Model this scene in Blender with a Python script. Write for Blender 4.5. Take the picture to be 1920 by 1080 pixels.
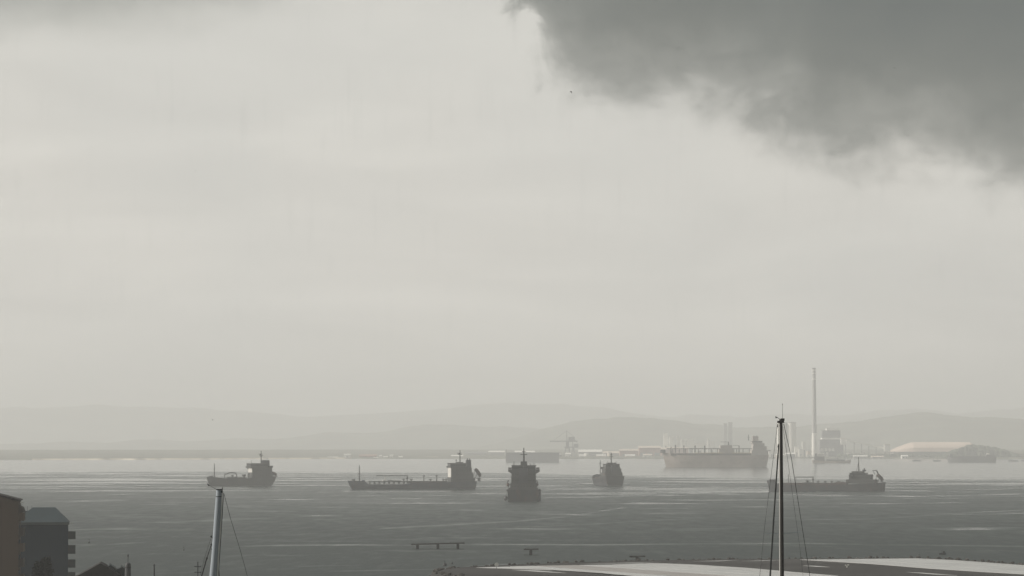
import bpy, bmesh, math, random
import numpy as np
from mathutils import Vector, Matrix, noise as mnoise

random.seed(7)
rng = np.random.default_rng(7)
for o in list(bpy.data.objects):
    bpy.data.objects.remove(o, do_unlink=True)
scene = bpy.context.scene
COL = scene.collection

# ------------------------------------------------------------------ camera
F = 6460.0            # focal length in pixels of the 1920-wide photograph
H = 32.7              # eye height above the bay
HOR = 835.0           # row of the horizon
PITCH = math.atan((HOR - 540.0) / F)
cam_d = bpy.data.cameras.new("camera")
cam_d.sensor_width = 36.0
cam_d.lens = 36.0 * F / 1920.0
cam_d.clip_start = 1.0
cam_d.clip_end = 60000.0
cam = bpy.data.objects.new("camera", cam_d)
cam.location = (0, 0, H)
cam.rotation_euler = (math.pi / 2 + PITCH, 0, 0)
COL.objects.link(cam)
scene.camera = cam

# ------------------------------------------------------------------ world / sky
SUN_AZ = math.radians(-95.0)     # to the left of the view (view = +Y)
SUN_EL = math.radians(30.0)
world = bpy.data.worlds.new("World")
scene.world = world
world.use_nodes = True
wn, wl = world.node_tree.nodes, world.node_tree.links
wn.clear()

def wmath(op, a, b=None, c=None, clamp=False):
    n = wn.new("ShaderNodeMath"); n.operation = op; n.use_clamp = clamp
    for i, v in enumerate((a, b, c)):
        if v is None: continue
        if isinstance(v, (int, float)): n.inputs[i].default_value = v
        else: wl.new(v, n.inputs[i])
    return n.outputs[0]

def wmix(f, a, b):
    n = wn.new("ShaderNodeMix"); n.data_type = 'RGBA'
    for s, v in ((n.inputs[0], f), (n.inputs[6], a), (n.inputs[7], b)):
        if isinstance(v, (int, float)): s.default_value = v
        elif isinstance(v, tuple): s.default_value = (*v, 1)
        else: wl.new(v, s)
    return n.outputs[2]

def wnoise(vec, scale, detail=4, rough=0.5, dist=0.0):
    n = wn.new("ShaderNodeTexNoise"); n.inputs['Scale'].default_value = scale
    n.inputs['Detail'].default_value = detail; n.inputs['Roughness'].default_value = rough
    n.inputs['Distortion'].default_value = dist
    wl.new(vec, n.inputs['Vector']); return n.outputs['Fac']

def wcomb(x, y, z=0.0):
    n = wn.new("ShaderNodeCombineXYZ")
    for s, v in zip(n.inputs, (x, y, z)):
        if isinstance(v, (int, float)): s.default_value = v
        else: wl.new(v, s)
    return n.outputs[0]

def wsmooth(v, a, b, to0=0.0, to1=1.0):
    n = wn.new("ShaderNodeMapRange"); n.interpolation_type = 'SMOOTHSTEP'
    wl.new(v, n.inputs[0])
    for i, q in enumerate((a, b, to0, to1)): n.inputs[1 + i].default_value = q
    return n.outputs[0]

tc = wn.new("ShaderNodeTexCoord")
sep = wn.new("ShaderNodeSeparateXYZ"); wl.new(tc.outputs['Generated'], sep.inputs[0])
dx, dy, dz = sep.outputs
azi = wmath('ARCTAN2', dx, dy)
ele = wmath('ARCSINE', dz)
skyvec = wcomb(wmath('MULTIPLY', azi, 1.0), ele, 0.0)
# ragged cloud edge
n_big = wnoise(wcomb(azi, wmath('MULTIPLY', ele, 1.6), 3.1), 34.0, 5, 0.5, 0.3)
n_fine = wnoise(wcomb(wmath('MULTIPLY', azi, 1.0), wmath('MULTIPLY', ele, 1.25), 9.0), 120.0, 4, 0.5, 0.2)
n_far = wnoise(tc.outputs['Generated'], 2.3, 5, 0.55)
n_vfar = wnoise(tc.outputs['Generated'], 1.1, 4, 0.5)
# lower edge of the storm cloud as a curve over azimuth (frame is +-0.148 rad)
A0, A1, E0, E1 = -0.30, 0.30, 0.04, 0.20
def pa(px): return math.atan((px - 960) / F)
def pe(py): return (HOR - py) / F
fc = wn.new("ShaderNodeFloatCurve")
pts = [(-900, 20), (-300, 60), (0, 62), (250, 48), (400, 18), (520, -18), (640, -120), (800, -190), (880, -170), (945, -70), (990, 60), (1040, 140), (1090, 172), (1180, 188),
       (1300, 192), (1420, 225), (1540, 280), (1660, 300), (1800, 320), (1960, 350), (2200, 300), (2600, 180), (2850, 120)]
cur = fc.mapping.curves[0]
def c01(px, py): return ((pa(px) - A0) / (A1 - A0), (pe(py) - E0) / (E1 - E0))
cp = [c01(*q) for q in pts]
cur.points[0].location = cp[0]; cur.points[1].location = cp[-1]
for q in cp[1:-1]: cur.points.new(*q)
fc.mapping.update()
n_curl = wnoise(wcomb(azi, wmath('MULTIPLY', ele, 0.8), 21.0), 55.0, 5, 0.6, 0.6)
azi_w = wmath('MULTIPLY_ADD', wmath('SUBTRACT', n_curl, 0.5), 0.036, azi)
mr = wn.new("ShaderNodeMapRange"); wl.new(azi_w, mr.inputs[0])
mr.inputs[1].default_value = A0; mr.inputs[2].default_value = A1
wl.new(mr.outputs[0], fc.inputs['Value'])
edge = wmath('MULTIPLY_ADD', fc.outputs[0], E1 - E0, E0)
wob = wmath('MULTIPLY_ADD', wmath('SUBTRACT', n_big, 0.5), 0.030, wmath('MULTIPLY', wmath('SUBTRACT', n_fine, 0.5), 0.012))
above = wmath('ADD', wmath('SUBTRACT', ele, edge), wmath('MULTIPLY', wob, wsmooth(azi, -0.05, 0.0, 0.38, 1.0)))
mask = wmath('ADD', wmath('MULTIPLY', wsmooth(above, -0.008, 0.009), 0.55), wmath('MULTIPLY', wsmooth(above, -0.014, 0.026), 0.45))
deep = wsmooth(above, 0.0, 0.07)
# pale lower sky, softly banded
n_band = wnoise(wcomb(wmath('MULTIPLY', azi, 9.0), wmath('MULTIPLY', ele, 42.0), 1.0), 1.0, 5, 0.55, 0.5)
n_soft = wnoise(wcomb(wmath('MULTIPLY', azi, 9.0), wmath('MULTIPLY', ele, 14.0), 5.0), 1.0, 2, 0.5)
pale = wmix(n_band, (0.490, 0.476, 0.446), (0.830, 0.806, 0.744))
pale = wmix(wmath('MULTIPLY', wsmooth(n_soft, 0.35, 0.7), 0.5), pale, (0.555, 0.556, 0.530))
n_rain = wnoise(wcomb(wmath('MULTIPLY', azi, 520.0), wmath('MULTIPLY', ele, 36.0), 2.0), 1.0, 2, 0.6)
pale = wmix(wmath('MULTIPLY', wsmooth(n_rain, 0.55, 0.8), 0.20), pale, (0.40, 0.40, 0.38))
# storm cloud: left lighter, right darker
side = wsmooth(azi, -0.06, 0.05)
cl_thin = wmix(side, (0.31,0.318,0.295), (0.098, 0.110, 0.103))
cl_deep = wmix(side, (0.24, 0.255, 0.245), (0.030, 0.050, 0.058))
storm = wmix(wmath('MULTIPLY', deep, wmath('MULTIPLY_ADD', n_big, 0.5, 0.7), None, True), cl_thin, cl_deep)
n_fold = wnoise(wcomb(azi, wmath('MULTIPLY', ele, 1.7), 40.0), 17.0, 5, 0.55, 0.5)
storm = wmix(wmath('MULTIPLY', wsmooth(n_fold, 0.50, 0.78), 0.20), storm, (0.30, 0.31, 0.29))
storm = wmix(wmath('MULTIPLY', wsmooth(n_fold, 0.48, 0.25), 0.30), storm, (0.06, 0.075, 0.075))
# the deck of cloud high up and behind: broken grey overcast
high = wmix(wsmooth(n_far, 0.35, 0.68), (0.150, 0.165, 0.165), (0.330, 0.335, 0.320))
storm = wmix(wsmooth(ele, 0.13, 0.40), storm, high)
cloudy = wmix(mask, pale, storm)
sky = wn.new("ShaderNodeTexSky"); sky.sky_type = 'NISHITA'; sky.sun_disc = False
sky.sun_elevation = SUN_EL; sky.sun_rotation = SUN_AZ
sky.air_density = 2.0; sky.dust_density = 4.0
vs = wn.new("ShaderNodeVectorMath"); vs.operation = 'SCALE'
wl.new(sky.outputs[0], vs.inputs[0]); vs.inputs['Scale'].default_value = 0.08
final = wmix(0.96, vs.outputs[0], cloudy)
bg = wn.new("ShaderNodeBackground"); wl.new(final, bg.inputs[0]); bg.inputs[1].default_value = 0.335
wo = wn.new("ShaderNodeOutputWorld"); wl.new(bg.outputs[0], wo.inputs[0])

# ------------------------------------------------------------------ sun
sun_d = bpy.data.lights.new("sun", 'SUN')
sun_d.energy = 1.5
sun_d.angle = math.radians(12.0)
sun_d.color = (1.0, 0.955, 0.89)
sun = bpy.data.objects.new("sun", sun_d)
sd = Vector((math.sin(SUN_AZ) * math.cos(SUN_EL), math.cos(SUN_AZ) * math.cos(SUN_EL), math.sin(SUN_EL)))
sun.rotation_euler = (-sd).to_track_quat('-Z', 'Y').to_euler()
sun.location = sd * 500
COL.objects.link(sun)

# ------------------------------------------------------------------ exposure / render
scene.view_settings.view_transform = 'Standard'
scene.view_settings.look = 'None'
scene.view_settings.exposure = 1.74
scene.view_settings.gamma = 1.0
scene.view_settings.use_curve_mapping = False
scene.render.engine = 'CYCLES'
scene.cycles.use_denoising = True
scene.cycles.max_bounces = 6
scene.cycles.diffuse_bounces = 2
scene.cycles.glossy_bounces = 3
scene.cycles.volume_bounces = 2
scene.cycles.caustics_reflective = False
scene.cycles.caustics_refractive = False
HAZE_DENSITY = 1.28e-4
HAZE_G = 0.12

# ------------------------------------------------------------------ helpers
SP, CP = math.sin(PITCH), math.cos(PITCH)
def ray(px, py):
    u, v = (px - 960.0) / F, (540.0 - py) / F
    return Vector((u, CP - v * SP, SP + v * CP))
def at(px, py, Y):
    """world point at depth Y on the line of sight through a pixel of the photograph"""
    d = ray(px, py)
    return Vector((0, 0, H)) + d * (Y / d.y)
def on_z(px, py, z=0.0):
    d = ray(px, py)
    t = (z - H) / d.z
    return Vector((0, 0, H)) + d * t

def mat(name, color, rough=0.7, var=0.25, scale=0.4, metallic=0.0, bump=0.0, spec=0.3, streak=0.0, rust=0.0):
    m = bpy.data.materials.new(name); m.use_nodes = True
    nt = m.node_tree; n, l = nt.nodes, nt.links
    b = n["Principled BSDF"]
    b.inputs['Roughness'].default_value = rough
    b.inputs['Metallic'].default_value = metallic
    b.inputs['Specular IOR Level'].default_value = spec
    tcn = n.new("ShaderNodeTexCoord")
    mp = n.new("ShaderNodeMapping"); l.new(tcn.outputs['Object'], mp.inputs[0])
    nz = n.new("ShaderNodeTexNoise"); nz.inputs['Scale'].default_value = scale
    nz.inputs['Detail'].default_value = 6; nz.inputs['Roughness'].default_value = 0.6
    if streak: mp.inputs['Scale'].default_value = (1, 1, streak)
    l.new(mp.outputs[0], nz.inputs['Vector'])
    cr = n.new("ShaderNodeValToRGB")
    c = color
    cr.color_ramp.elements[0].position = 0.3; cr.color_ramp.elements[1].position = 0.7
    cr.color_ramp.elements[0].color = (*[q * (1 - var) for q in c], 1)
    cr.color_ramp.elements[1].color = (*[min(1, q * (1 + var)) for q in c], 1)
    l.new(nz.outputs['Fac'], cr.inputs[0])
    out = cr.outputs[0]
    if rust:
        n2 = n.new("ShaderNodeTexNoise"); n2.inputs['Scale'].default_value = scale * 2.7; n2.inputs['Detail'].default_value = 8
        l.new(mp.outputs[0], n2.inputs['Vector'])
        r2 = n.new("ShaderNodeMapRange"); r2.inputs[1].default_value = 0.56; r2.inputs[2].default_value = 0.72; r2.inputs[4].default_value = rust
        l.new(n2.outputs['Fac'], r2.inputs[0])
        mx = n.new("ShaderNodeMix"); mx.data_type = 'RGBA'
        l.new(r2.outputs[0], mx.inputs[0]); l.new(out, mx.inputs[6]); mx.inputs[7].default_value = (0.12, 0.055, 0.03, 1)
        out = mx.outputs[2]
    l.new(out, b.inputs['Base Color'])
    if bump:
        bp = n.new("ShaderNodeBump"); bp.inputs['Strength'].default_value = bump; bp.inputs['Distance'].default_value = 0.2
        l.new(nz.outputs['Fac'], bp.inputs['Height']); l.new(bp.outputs[0], b.inputs['Normal'])
    return m

class MB:
    """collects solids; build() links them as one mesh object"""
    def __init__(self): self.v, self.f = [], []
    def add(self, vs, fs):
        k = len(self.v); self.v += [tuple(q) for q in vs]; self.f += [tuple(i + k for i in f) for f in fs]; return self
    def box(self, x0, x1, y0, y1, z0, z1, taper=0.0):
        if x0 > x1: x0, x1 = x1, x0
        if y0 > y1: y0, y1 = y1, y0
        if z0 > z1: z0, z1 = z1, z0
        t = taper
        vs = [(x0, y0, z0), (x1, y0, z0), (x1, y1, z0), (x0, y1, z0),
              (x0 + t, y0 + t, z1), (x1 - t, y0 + t, z1), (x1 - t, y1 - t, z1), (x0 + t, y1 - t, z1)]
        return self.add(vs, [(3, 2, 1, 0), (4, 5, 6, 7), (0, 1, 5, 4), (1, 2, 6, 5), (2, 3, 7, 6), (3, 0, 4, 7)])
    def tube(self, p, q, r0, r1=None, n=8, caps=True):
        p, q = Vector(p), Vector(q); r1 = r0 if r1 is None else r1
        d = (q - p).normalized()
        a = d.orthogonal().normalized(); b = d.cross(a)
        vs = []
        for c, r in ((p, r0), (q, r1)):
            for i in range(n):
                t = 2 * math.pi * i / n
                vs.append(c + (a * math.cos(t) + b * math.sin(t)) * r)
        fs = [(i, (i + 1) % n, n + (i + 1) % n, n + i) for i in range(n)]
        if caps: fs += [tuple(range(n - 1, -1, -1)), tuple(range(n, 2 * n))]
        return self.add(vs, fs)
    def path(self, pts, r, n=6):
        for a, b in zip(pts[:-1], pts[1:]): self.tube(a, b, r, r, n)
        return self
    def lathe(self, c, prof, n=16):
        """prof: list of (radius, z)"""
        c = Vector(c); vs, fs = [], []
        for r, z in prof:
            for i in range(n):
                t = 2 * math.pi * i / n
                vs.append(c + Vector((r * math.cos(t), r * math.sin(t), z)))
        for k in range(len(prof) - 1):
            for i in range(n):
                fs.append((k * n + i, k * n + (i + 1) % n, (k + 1) * n + (i + 1) % n, (k + 1) * n + i))
        fs.append(tuple(range(n - 1, -1, -1))); fs.append(tuple((len(prof) - 1) * n + i for i in range(n)))
        return self.add(vs, fs)
    def prism_y(self, poly, y0, y1):
        """polygon in x,z extruded along y"""
        n = len(poly)
        vs = [(x, y0, z) for x, z in poly] + [(x, y1, z) for x, z in poly]
        fs = [(i, (i + 1) % n, n + (i + 1) % n, n + i) for i in range(n)] + [tuple(range(n - 1, -1, -1)), tuple(range(n, 2 * n))]
        return self.add(vs, fs)
    def prism_x(self, poly, x0, x1):
        n = len(poly)
        vs = [(x0, y, z) for y, z in poly] + [(x1, y, z) for y, z in poly]
        fs = [(i, (i + 1) % n, n + (i + 1) % n, n + i) for i in range(n)] + [tuple(range(n - 1, -1, -1)), tuple(range(n, 2 * n))]
        return self.add(vs, fs)
    def prism_z(self, poly, z0, z1):
        n = len(poly)
        vs = [(x, y, z0) for x, y in poly] + [(x, y, z1) for x, y in poly]
        fs = [(i, (i + 1) % n, n + (i + 1) % n, n + i) for i in range(n)] + [tuple(range(n - 1, -1, -1)), tuple(range(n, 2 * n))]
        return self.add(vs, fs)
    def blob(self, c, rx, ry, rz, n=8, m=5, jit=0.0):
        c = Vector(c); vs, fs = [], []
        vs.append(c + Vector((0, 0, -rz)))
        for k in range(1, m):
            ph = -math.pi / 2 + math.pi * k / m
            for i in range(n):
                t = 2 * math.pi * i / n
                s = 1 + random.uniform(-jit, jit)
                vs.append(c + Vector((rx * math.cos(ph) * math.cos(t) * s, ry * math.cos(ph) * math.sin(t) * s, rz * math.sin(ph) * s)))
        vs.append(c + Vector((0, 0, rz)))
        for i in range(n): fs.append((0, 1 + (i + 1) % n, 1 + i))
        for k in range(m - 2):
            for i in range(n):
                a = 1 + k * n
                fs.append((a + i, a + (i + 1) % n, a + n + (i + 1) % n, a + n + i))
        a = 1 + (m - 2) * n; t = len(vs) - 1
        for i in range(n): fs.append((a + i, a + (i + 1) % n, t))
        return self.add(vs, fs)
    def build(self, name, material, parent=None, smooth=False, loc=None, rz=0.0):
        me = bpy.data.meshes.new(name)
        me.from_pydata(self.v, [], self.f); me.update()
        bm = bmesh.new(); bm.from_mesh(me); bmesh.ops.recalc_face_normals(bm, faces=bm.faces); bm.to_mesh(me); bm.free()
        if material is not None: me.materials.append(material)
        if smooth:
            me.polygons.foreach_set('use_smooth', [True] * len(me.polygons))
            try: me.set_sharp_from_angle(angle=math.radians(40))
            except Exception: pass
        o = bpy.data.objects.new(name, me); COL.objects.link(o)
        if parent is not None: o.parent = parent
        if loc is not None: o.location = loc
        o.rotation_euler.z = rz
        return o

def tag(o, label=None, cat=None, group=None, kind=None):
    for k, v in (('label', label), ('category', cat), ('group', group), ('kind', kind)):
        if v: o[k] = v
    return o
def empty(name, loc, rz=0.0, label=None, cat=None, group=None):
    o = bpy.data.objects.new(name, None); COL.objects.link(o)
    o.empty_display_size = 1.0
    o.location = loc; o.rotation_euler.z = rz
    return tag(o, label, cat, group)

# ------------------------------------------------------------------ water
def fbm(x, y, octv=4, seed=0.0):
    return mnoise.fractal(Vector((x, y, seed)), 1.0, 2.0, octv)

def make_water():
    # rows spaced evenly in picture rows so that far and near get the same detail
    ys = np.concatenate([[-1500, -300, 150, 400, 600, 750], F * H / np.arange(262, 22.0, -0.5), np.array([9800, 11000, 13000, 16000, 20000, 27000.])])
    us = np.linspace(-0.165, 0.165, 331)
    us = np.concatenate([[-0.9, -0.5, -0.3, -0.22, -0.19], us, [0.19, 0.22, 0.3, 0.5, 0.9]])
    nr, nc = len(ys), len(us)
    Y = np.repeat(ys[:, None], nc, 1)
    X = us[None, :] * np.maximum(Y, 2500)
    far = np.abs(us) > 0.17
    X[:, 0] = -14000; X[:, -1] = 14000
    dp = F * H / np.maximum(Y, 300.0)           # rows below the horizon
    PX = 960 + F * X / np.maximum(Y, 300.0)
    PY = HOR + dp
    calm = np.zeros_like(Y)
    # broad calm water out by the far shore, wind-ruffled nearer in
    for i in range(nr):
        for j in range(nc):
            x, y = X[i, j], Y[i, j]
            w = 1.0 * fbm(x / 900, y / 900, 3, 2.0)
            right = min(1, max(0, (PX[i, j] - 900) / 500))
            e = 4150 - 1050 * right + 260 * w
            s = (y - e) / (190 + 1250 * right)
            s = min(1, max(0, s + 0.5)); big = s * s * (3 - 2 * s)
            # second, weaker band in front
            mid = max(0.0, fbm(x / 240 + 7, y / 150, 4, 5.0) - 0.06) * 1.1 * min(1, max(0, (y - 1500) / 1500))
            small = max(0.0, fbm(x / 55, y / 60, 4, 11.0) - 0.30) * 1.0 * min(1, max(0, (y - 800) / 600))
            sheen = min(1, max(0, (y - 1150) / 2900)); sheen = (0.60 + 0.16 * right) * sheen ** 0.75
            calm[i, j] = min(1, max(big, sheen) + mid + small)
    brk = np.array([[fbm(X[i, j] / 38, Y[i, j] / 70, 3, 31.0) for j in range(nc)] for i in range(nr)])
    brk = np.clip(0.72 + 1.1 * brk, 0.12, 1.15)
    # slicks and wakes: polylines (pixels of the photo, laid on the water)
    def slick(pts, wpx, a):
        nonlocal calm
        xs_, ys_ = [p[0] for p in pts], [p[1] for p in pts]
        if xs_[0] > xs_[-1]: xs_, ys_ = xs_[::-1], ys_[::-1]
        line = np.interp(PX, xs_, ys_)
        ends = np.clip(np.minimum(PX - xs_[0], xs_[-1] - PX) / 25.0 + 0.4, 0, 1)
        # depth of the strip's centre line in metres, and its half width there
        Yl = F * H / (line - HOR)
        wm = wpx * Yl * Yl / (F * H)
        v = np.clip(1 - np.abs(Y - Yl) / wm, 0, 1) * ends * brk
        calm = np.maximum(calm, a * v ** 0.7)
    slick([(390, 915), (520, 915)], 3.0, 0.95); slick([(430, 918), (470, 918)], 1.2, 0.8)
    slick([(640, 921), (760, 920), (905, 921)], 3.4, 0.95)
    slick([(905, 909), (950, 910)], 1.6, 0.6); slick([(1010, 914), (1120, 914), (1300, 912)], 1.8, 0.95)
    slick([(940, 938), (860, 937), (800, 935)], 1.3, 0.45)
    slick([(1012, 933), (1110, 932), (1280, 928)], 1.9, 0.95); slick([(1020, 927), (1090, 927)], 1.0, 0.5)
    slick([(1280, 925), (1440, 926), (1560, 929), (1720, 931), (1920, 926)], 3.0, 0.95)
    slick([(1280, 922), (1430, 923)], 1.5, 0.7); slick([(1660, 927), (1760, 925)], 1.4, 0.5)
    slick([(715, 990), (860, 983), (980, 976), (1080, 966), (1150, 954), (1210, 946)], 2.3, 0.62)
    slick([(960, 988), (1080, 984), (1210, 976), (1330, 970)], 1.5, 0.4)
    slick([(940, 963), (1010, 961)], 1.4, 0.45); slick([(1140, 950), (1260, 941)], 1.2, 0.35)
    slick([(1480, 973), (1600, 974), (1680, 970), (1790, 962), (1920, 956)], 2.2, 0.6)
    slick([(440, 1024), (520, 1022), (640, 1021), (770, 1021), (930, 1020), (1120, 1021), (1300, 1019), (1500, 1018), (1700, 1021), (1920, 1024)], 1.8, 0.6)
    slick([(980, 1012), (1080, 1012)], 1.0, 0.3); slick([(500, 1014), (700, 1015)], 0.9, 0.25)
    slick([(135, 1021), (200, 1021), (270, 1016)], 1.8, 0.4); slick([(215, 1039), (275, 1035)], 1.0, 0.3)
    slick([(540, 1004), (605, 998)], 1.0, 0.3); slick([(640, 1070), (830, 1066), (960, 1056)], 1.6, 0.45)
    slick([(300, 1075), (380, 1070)], 1.5, 0.4); slick([(560, 1061), (660, 1059)], 1.0, 0.35)
    slick([(290, 925), (350, 924)], 1.2, 0.55); slick([(200, 935), (250, 933)], 1.2, 0.45); slick([(310, 941), (380, 946)], 1.4, 0.5)
    slick([(560, 923), (640, 925)], 1.4, 0.6); slick([(600, 904), (650, 904)], 1.4, 0.5)
    slick([(1290, 988), (1350, 988)], 0.9, 0.3); slick([(1440, 996), (1500, 996)], 0.9, 0.25)
    verts = np.stack([X, Y, np.zeros_like(X)], -1).reshape(-1, 3)
    idx = np.arange(nr * nc).reshape(nr, nc)
    faces = np.stack([idx[:-1, :-1], idx[:-1, 1:], idx[1:, 1:], idx[1:, :-1]], -1).reshape(-1, 4)
    me = bpy.data.meshes.new("water")
    me.from_pydata(verts.tolist(), [], faces.tolist()); me.update()
    a = me.attributes.new("calm", 'FLOAT', 'POINT'); a.data.foreach_set('value', calm.reshape(-1).astype(np.float32))
    o = bpy.data.objects.new("water", me); COL.objects.link(o)
    m = bpy.data.materials.new("bay_water"); m.use_nodes = True
    n, l = m.node_tree.nodes, m.node_tree.links
    b = n["Principled BSDF"]
    b.inputs['Base Color'].default_value = (0.016, 0.024, 0.022, 1)
    b.inputs['IOR'].default_value = 1.33
    at_ = n.new("ShaderNodeAttribute"); at_.attribute_name = "calm"
    g = n.new("ShaderNodeNewGeometry")
    def nz(sx, sy, det, seed):
        mp = n.new("ShaderNodeMapping"); mp.inputs['Scale'].default_value = (sx, sy, 1); mp.inputs['Location'].default_value = (seed, seed * 2, seed)
        l.new(g.outputs['Position'], mp.inputs[0])
        t = n.new("ShaderNodeTexNoise"); t.inputs['Scale'].default_value = 1.0; t.inputs['Detail'].default_value = det; t.inputs['Roughness'].default_value = 0.6
        l.new(mp.outputs[0], t.inputs['Vector']); return t.outputs['Fac']
    def mth(op, a, b_, c=None, cl=False):
        q = n.new("ShaderNodeMath"); q.operation = op; q.use_clamp = cl
        for i, v in enumerate((a, b_, c)):
            if v is None: continue
            if isinstance(v, (int, float)): q.inputs[i].default_value = v
            else: l.new(v, q.inputs[i])
        return q.outputs[0]
    ripple = nz(0.22, 0.10, 5, 3.0)
    gust = nz(0.016, 0.010, 5, 8.0)
    patch = nz(0.16, 0.028, 6, 15.0)
    cc = mth('MULTIPLY_ADD', mth('SUBTRACT', gust, 0.5), 0.26, at_.outputs['Fac'])
    cc = mth('MULTIPLY_ADD', mth('SUBTRACT', patch, 0.5), 0.75, cc, True)
    rr = n.new("ShaderNodeMapRange"); l.new(cc, rr.inputs[0])
    rr.inputs[1].default_value = 0; rr.inputs[2].default_value = 1; rr.inputs[3].default_value = 0.50; rr.inputs[4].default_value = 0.11
    l.new(rr.outputs[0], b.inputs['Roughness'])
    sp = n.new("ShaderNodeMapRange"); l.new(cc, sp.inputs[0]); sp.inputs[3].default_value = 0.36; sp.inputs[4].default_value = 0.5
    l.new(sp.outputs[0], b.inputs['Specular IOR Level'])
    bp = n.new("ShaderNodeBump"); bp.inputs['Distance'].default_value = 1.0
    l.new(ripple, bp.inputs['Height'])
    st = n.new("ShaderNodeMapRange"); l.new(cc, st.inputs[0]); st.inputs[3].default_value = 0.7; st.inputs[4].default_value = 0.04
    l.new(st.outputs[0], bp.inputs['Strength'])
    l.new(bp.outputs[0], b.inputs['Normal'])
    me.materials.append(m)
    return tag(o, kind='structure')
water = make_water()

# ------------------------------------------------------------------ far land
m_hill = mat("hill_scrub", (0.125, 0.130, 0.090), 0.95, 0.45, 0.004, spec=0.05)  # scrub tone lightened to paint distance haze over the hills
m_shore = mat("shore_scrub", (0.120, 0.120, 0.085), 0.95, 0.5, 0.012, spec=0.05)
def ridge(name, prof, Y, depth, seed, rough, material):
    """a range of hills: crest line given in pixels at depth Y, falling to the plain in front and behind"""
    xs = np.linspace(prof[0][0], prof[-1][0], 520)
    crest = np.interp(xs, [p[0] for p in prof], [p[1] for p in prof])
    crest = np.array([c + 5.0 * fbm(x / 90, 1.7, 5, seed) for c, x in zip(crest, xs)])
    rows = np.linspace(-1, 1, 25)
    V, Fc = [], []
    for j, r in enumerate(rows):
        for i, px in enumerate(xs):
            yy = Y + r * depth
            p = at(px, HOR, Y); 
            z = (HOR - crest[i]) / F * Y + H
            s = (1 - abs(r)) ; s = s * s * (3 - 2 * s)
            q = fbm(p.x / 420 + seed, yy / 420, 5, seed)
            zz = z * s * (1 + 0.12 * q * (1 - s)) + rough * q * s
            if abs(r) > 0.99: zz = -1.0
            V.append((p.x * (yy / Y) ** 0.15, yy, max(zz, -1.0)))
    n = len(xs)
    for j in range(len(rows) - 1):
        for i in range(n - 1):
            a = j * n + i; Fc.append((a, a + 1, a + n + 1, a + n))
    mb = MB(); mb.v = V; mb.f = Fc
    o = mb.build(name, material, smooth=True)
    return tag(o, kind='structure')
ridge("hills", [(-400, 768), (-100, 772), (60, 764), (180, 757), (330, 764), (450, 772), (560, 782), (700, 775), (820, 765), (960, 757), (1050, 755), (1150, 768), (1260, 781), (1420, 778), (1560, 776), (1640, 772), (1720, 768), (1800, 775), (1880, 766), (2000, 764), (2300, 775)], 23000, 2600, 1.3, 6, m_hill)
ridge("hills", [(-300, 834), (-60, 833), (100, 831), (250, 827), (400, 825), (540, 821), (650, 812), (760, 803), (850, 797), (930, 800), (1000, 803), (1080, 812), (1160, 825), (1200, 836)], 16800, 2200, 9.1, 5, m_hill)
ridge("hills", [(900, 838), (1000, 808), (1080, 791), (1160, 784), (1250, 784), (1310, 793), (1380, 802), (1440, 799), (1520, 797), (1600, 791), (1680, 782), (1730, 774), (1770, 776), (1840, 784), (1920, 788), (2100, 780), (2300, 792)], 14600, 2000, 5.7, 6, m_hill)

# ------------------------------------------------------------------ far shore: low land, wood, industry
def shore_row(px):
    return float(np.interp(px, [-600, 0, 300, 500, 700, 900, 1050, 1250, 1500, 1700, 2000, 2500], [863, 862.5, 862, 861, 860, 860.5, 860.5, 860, 859.5, 859.5, 860.5, 861]))
def make_shore():
    pxs = np.linspace(-700, 2600, 420)
    rows = [0, 6, 20, 60, 140, 300, 600, 1100, 1800, 2600, 3600]
    V, Fc = [], []
    for r in rows:
        for px in pxs:
            p = on_z(px, shore_row(px) + 0.25 * fbm(px / 40, 0, 3, 4.0))
            k = 1 + r / p.y
            z = min(1, r / 14) * 2.4 + min(1, r / 2500) * 16 + (0.8 * fbm(px / 30, r / 150, 4, 2.0) * min(1, r / 60))
            V.append((p.x * k, p.y * k, z if r else -1.5))
    n = len(pxs)
    for j in range(len(rows) - 1):
        for i in range(n - 1):
            a = j * n + i; Fc.append((a, a + 1, a + n + 1, a + n))
    mb = MB(); mb.v, mb.f = V, Fc
    return tag(mb.build("far_shore", m_shore, smooth=True), kind='structure')
far_shore = make_shore()
m_sand = mat("beach_sand", (0.55, 0.48, 0.38), 0.9, 0.15, 0.02, spec=.1)
mb = MB(); bpx = np.linspace(60, 660, 160)
for px in bpx:
    p = on_z(px, shore_row(px) + 0.25 * fbm(px / 40, 0, 3, 4.0)); w = max(0.2, 1 + 1.3 * fbm(px / 25, 3.0, 3, 8.0))
    for r, z in ((-10 * w, -.4), (4, 1.2), (14, 3.2), (24, 2.0)):
        k = 1 + r / p.y; mb.v.append((p.x * k, p.y * k, z))
for i in range(len(bpx) - 1):
    for j in range(3): mb.f.append((i * 4 + j, i * 4 + 4 + j, i * 4 + 5 + j, i * 4 + 1 + j))
tag(mb.build("beach", m_sand, smooth=True), kind='structure')

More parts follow.
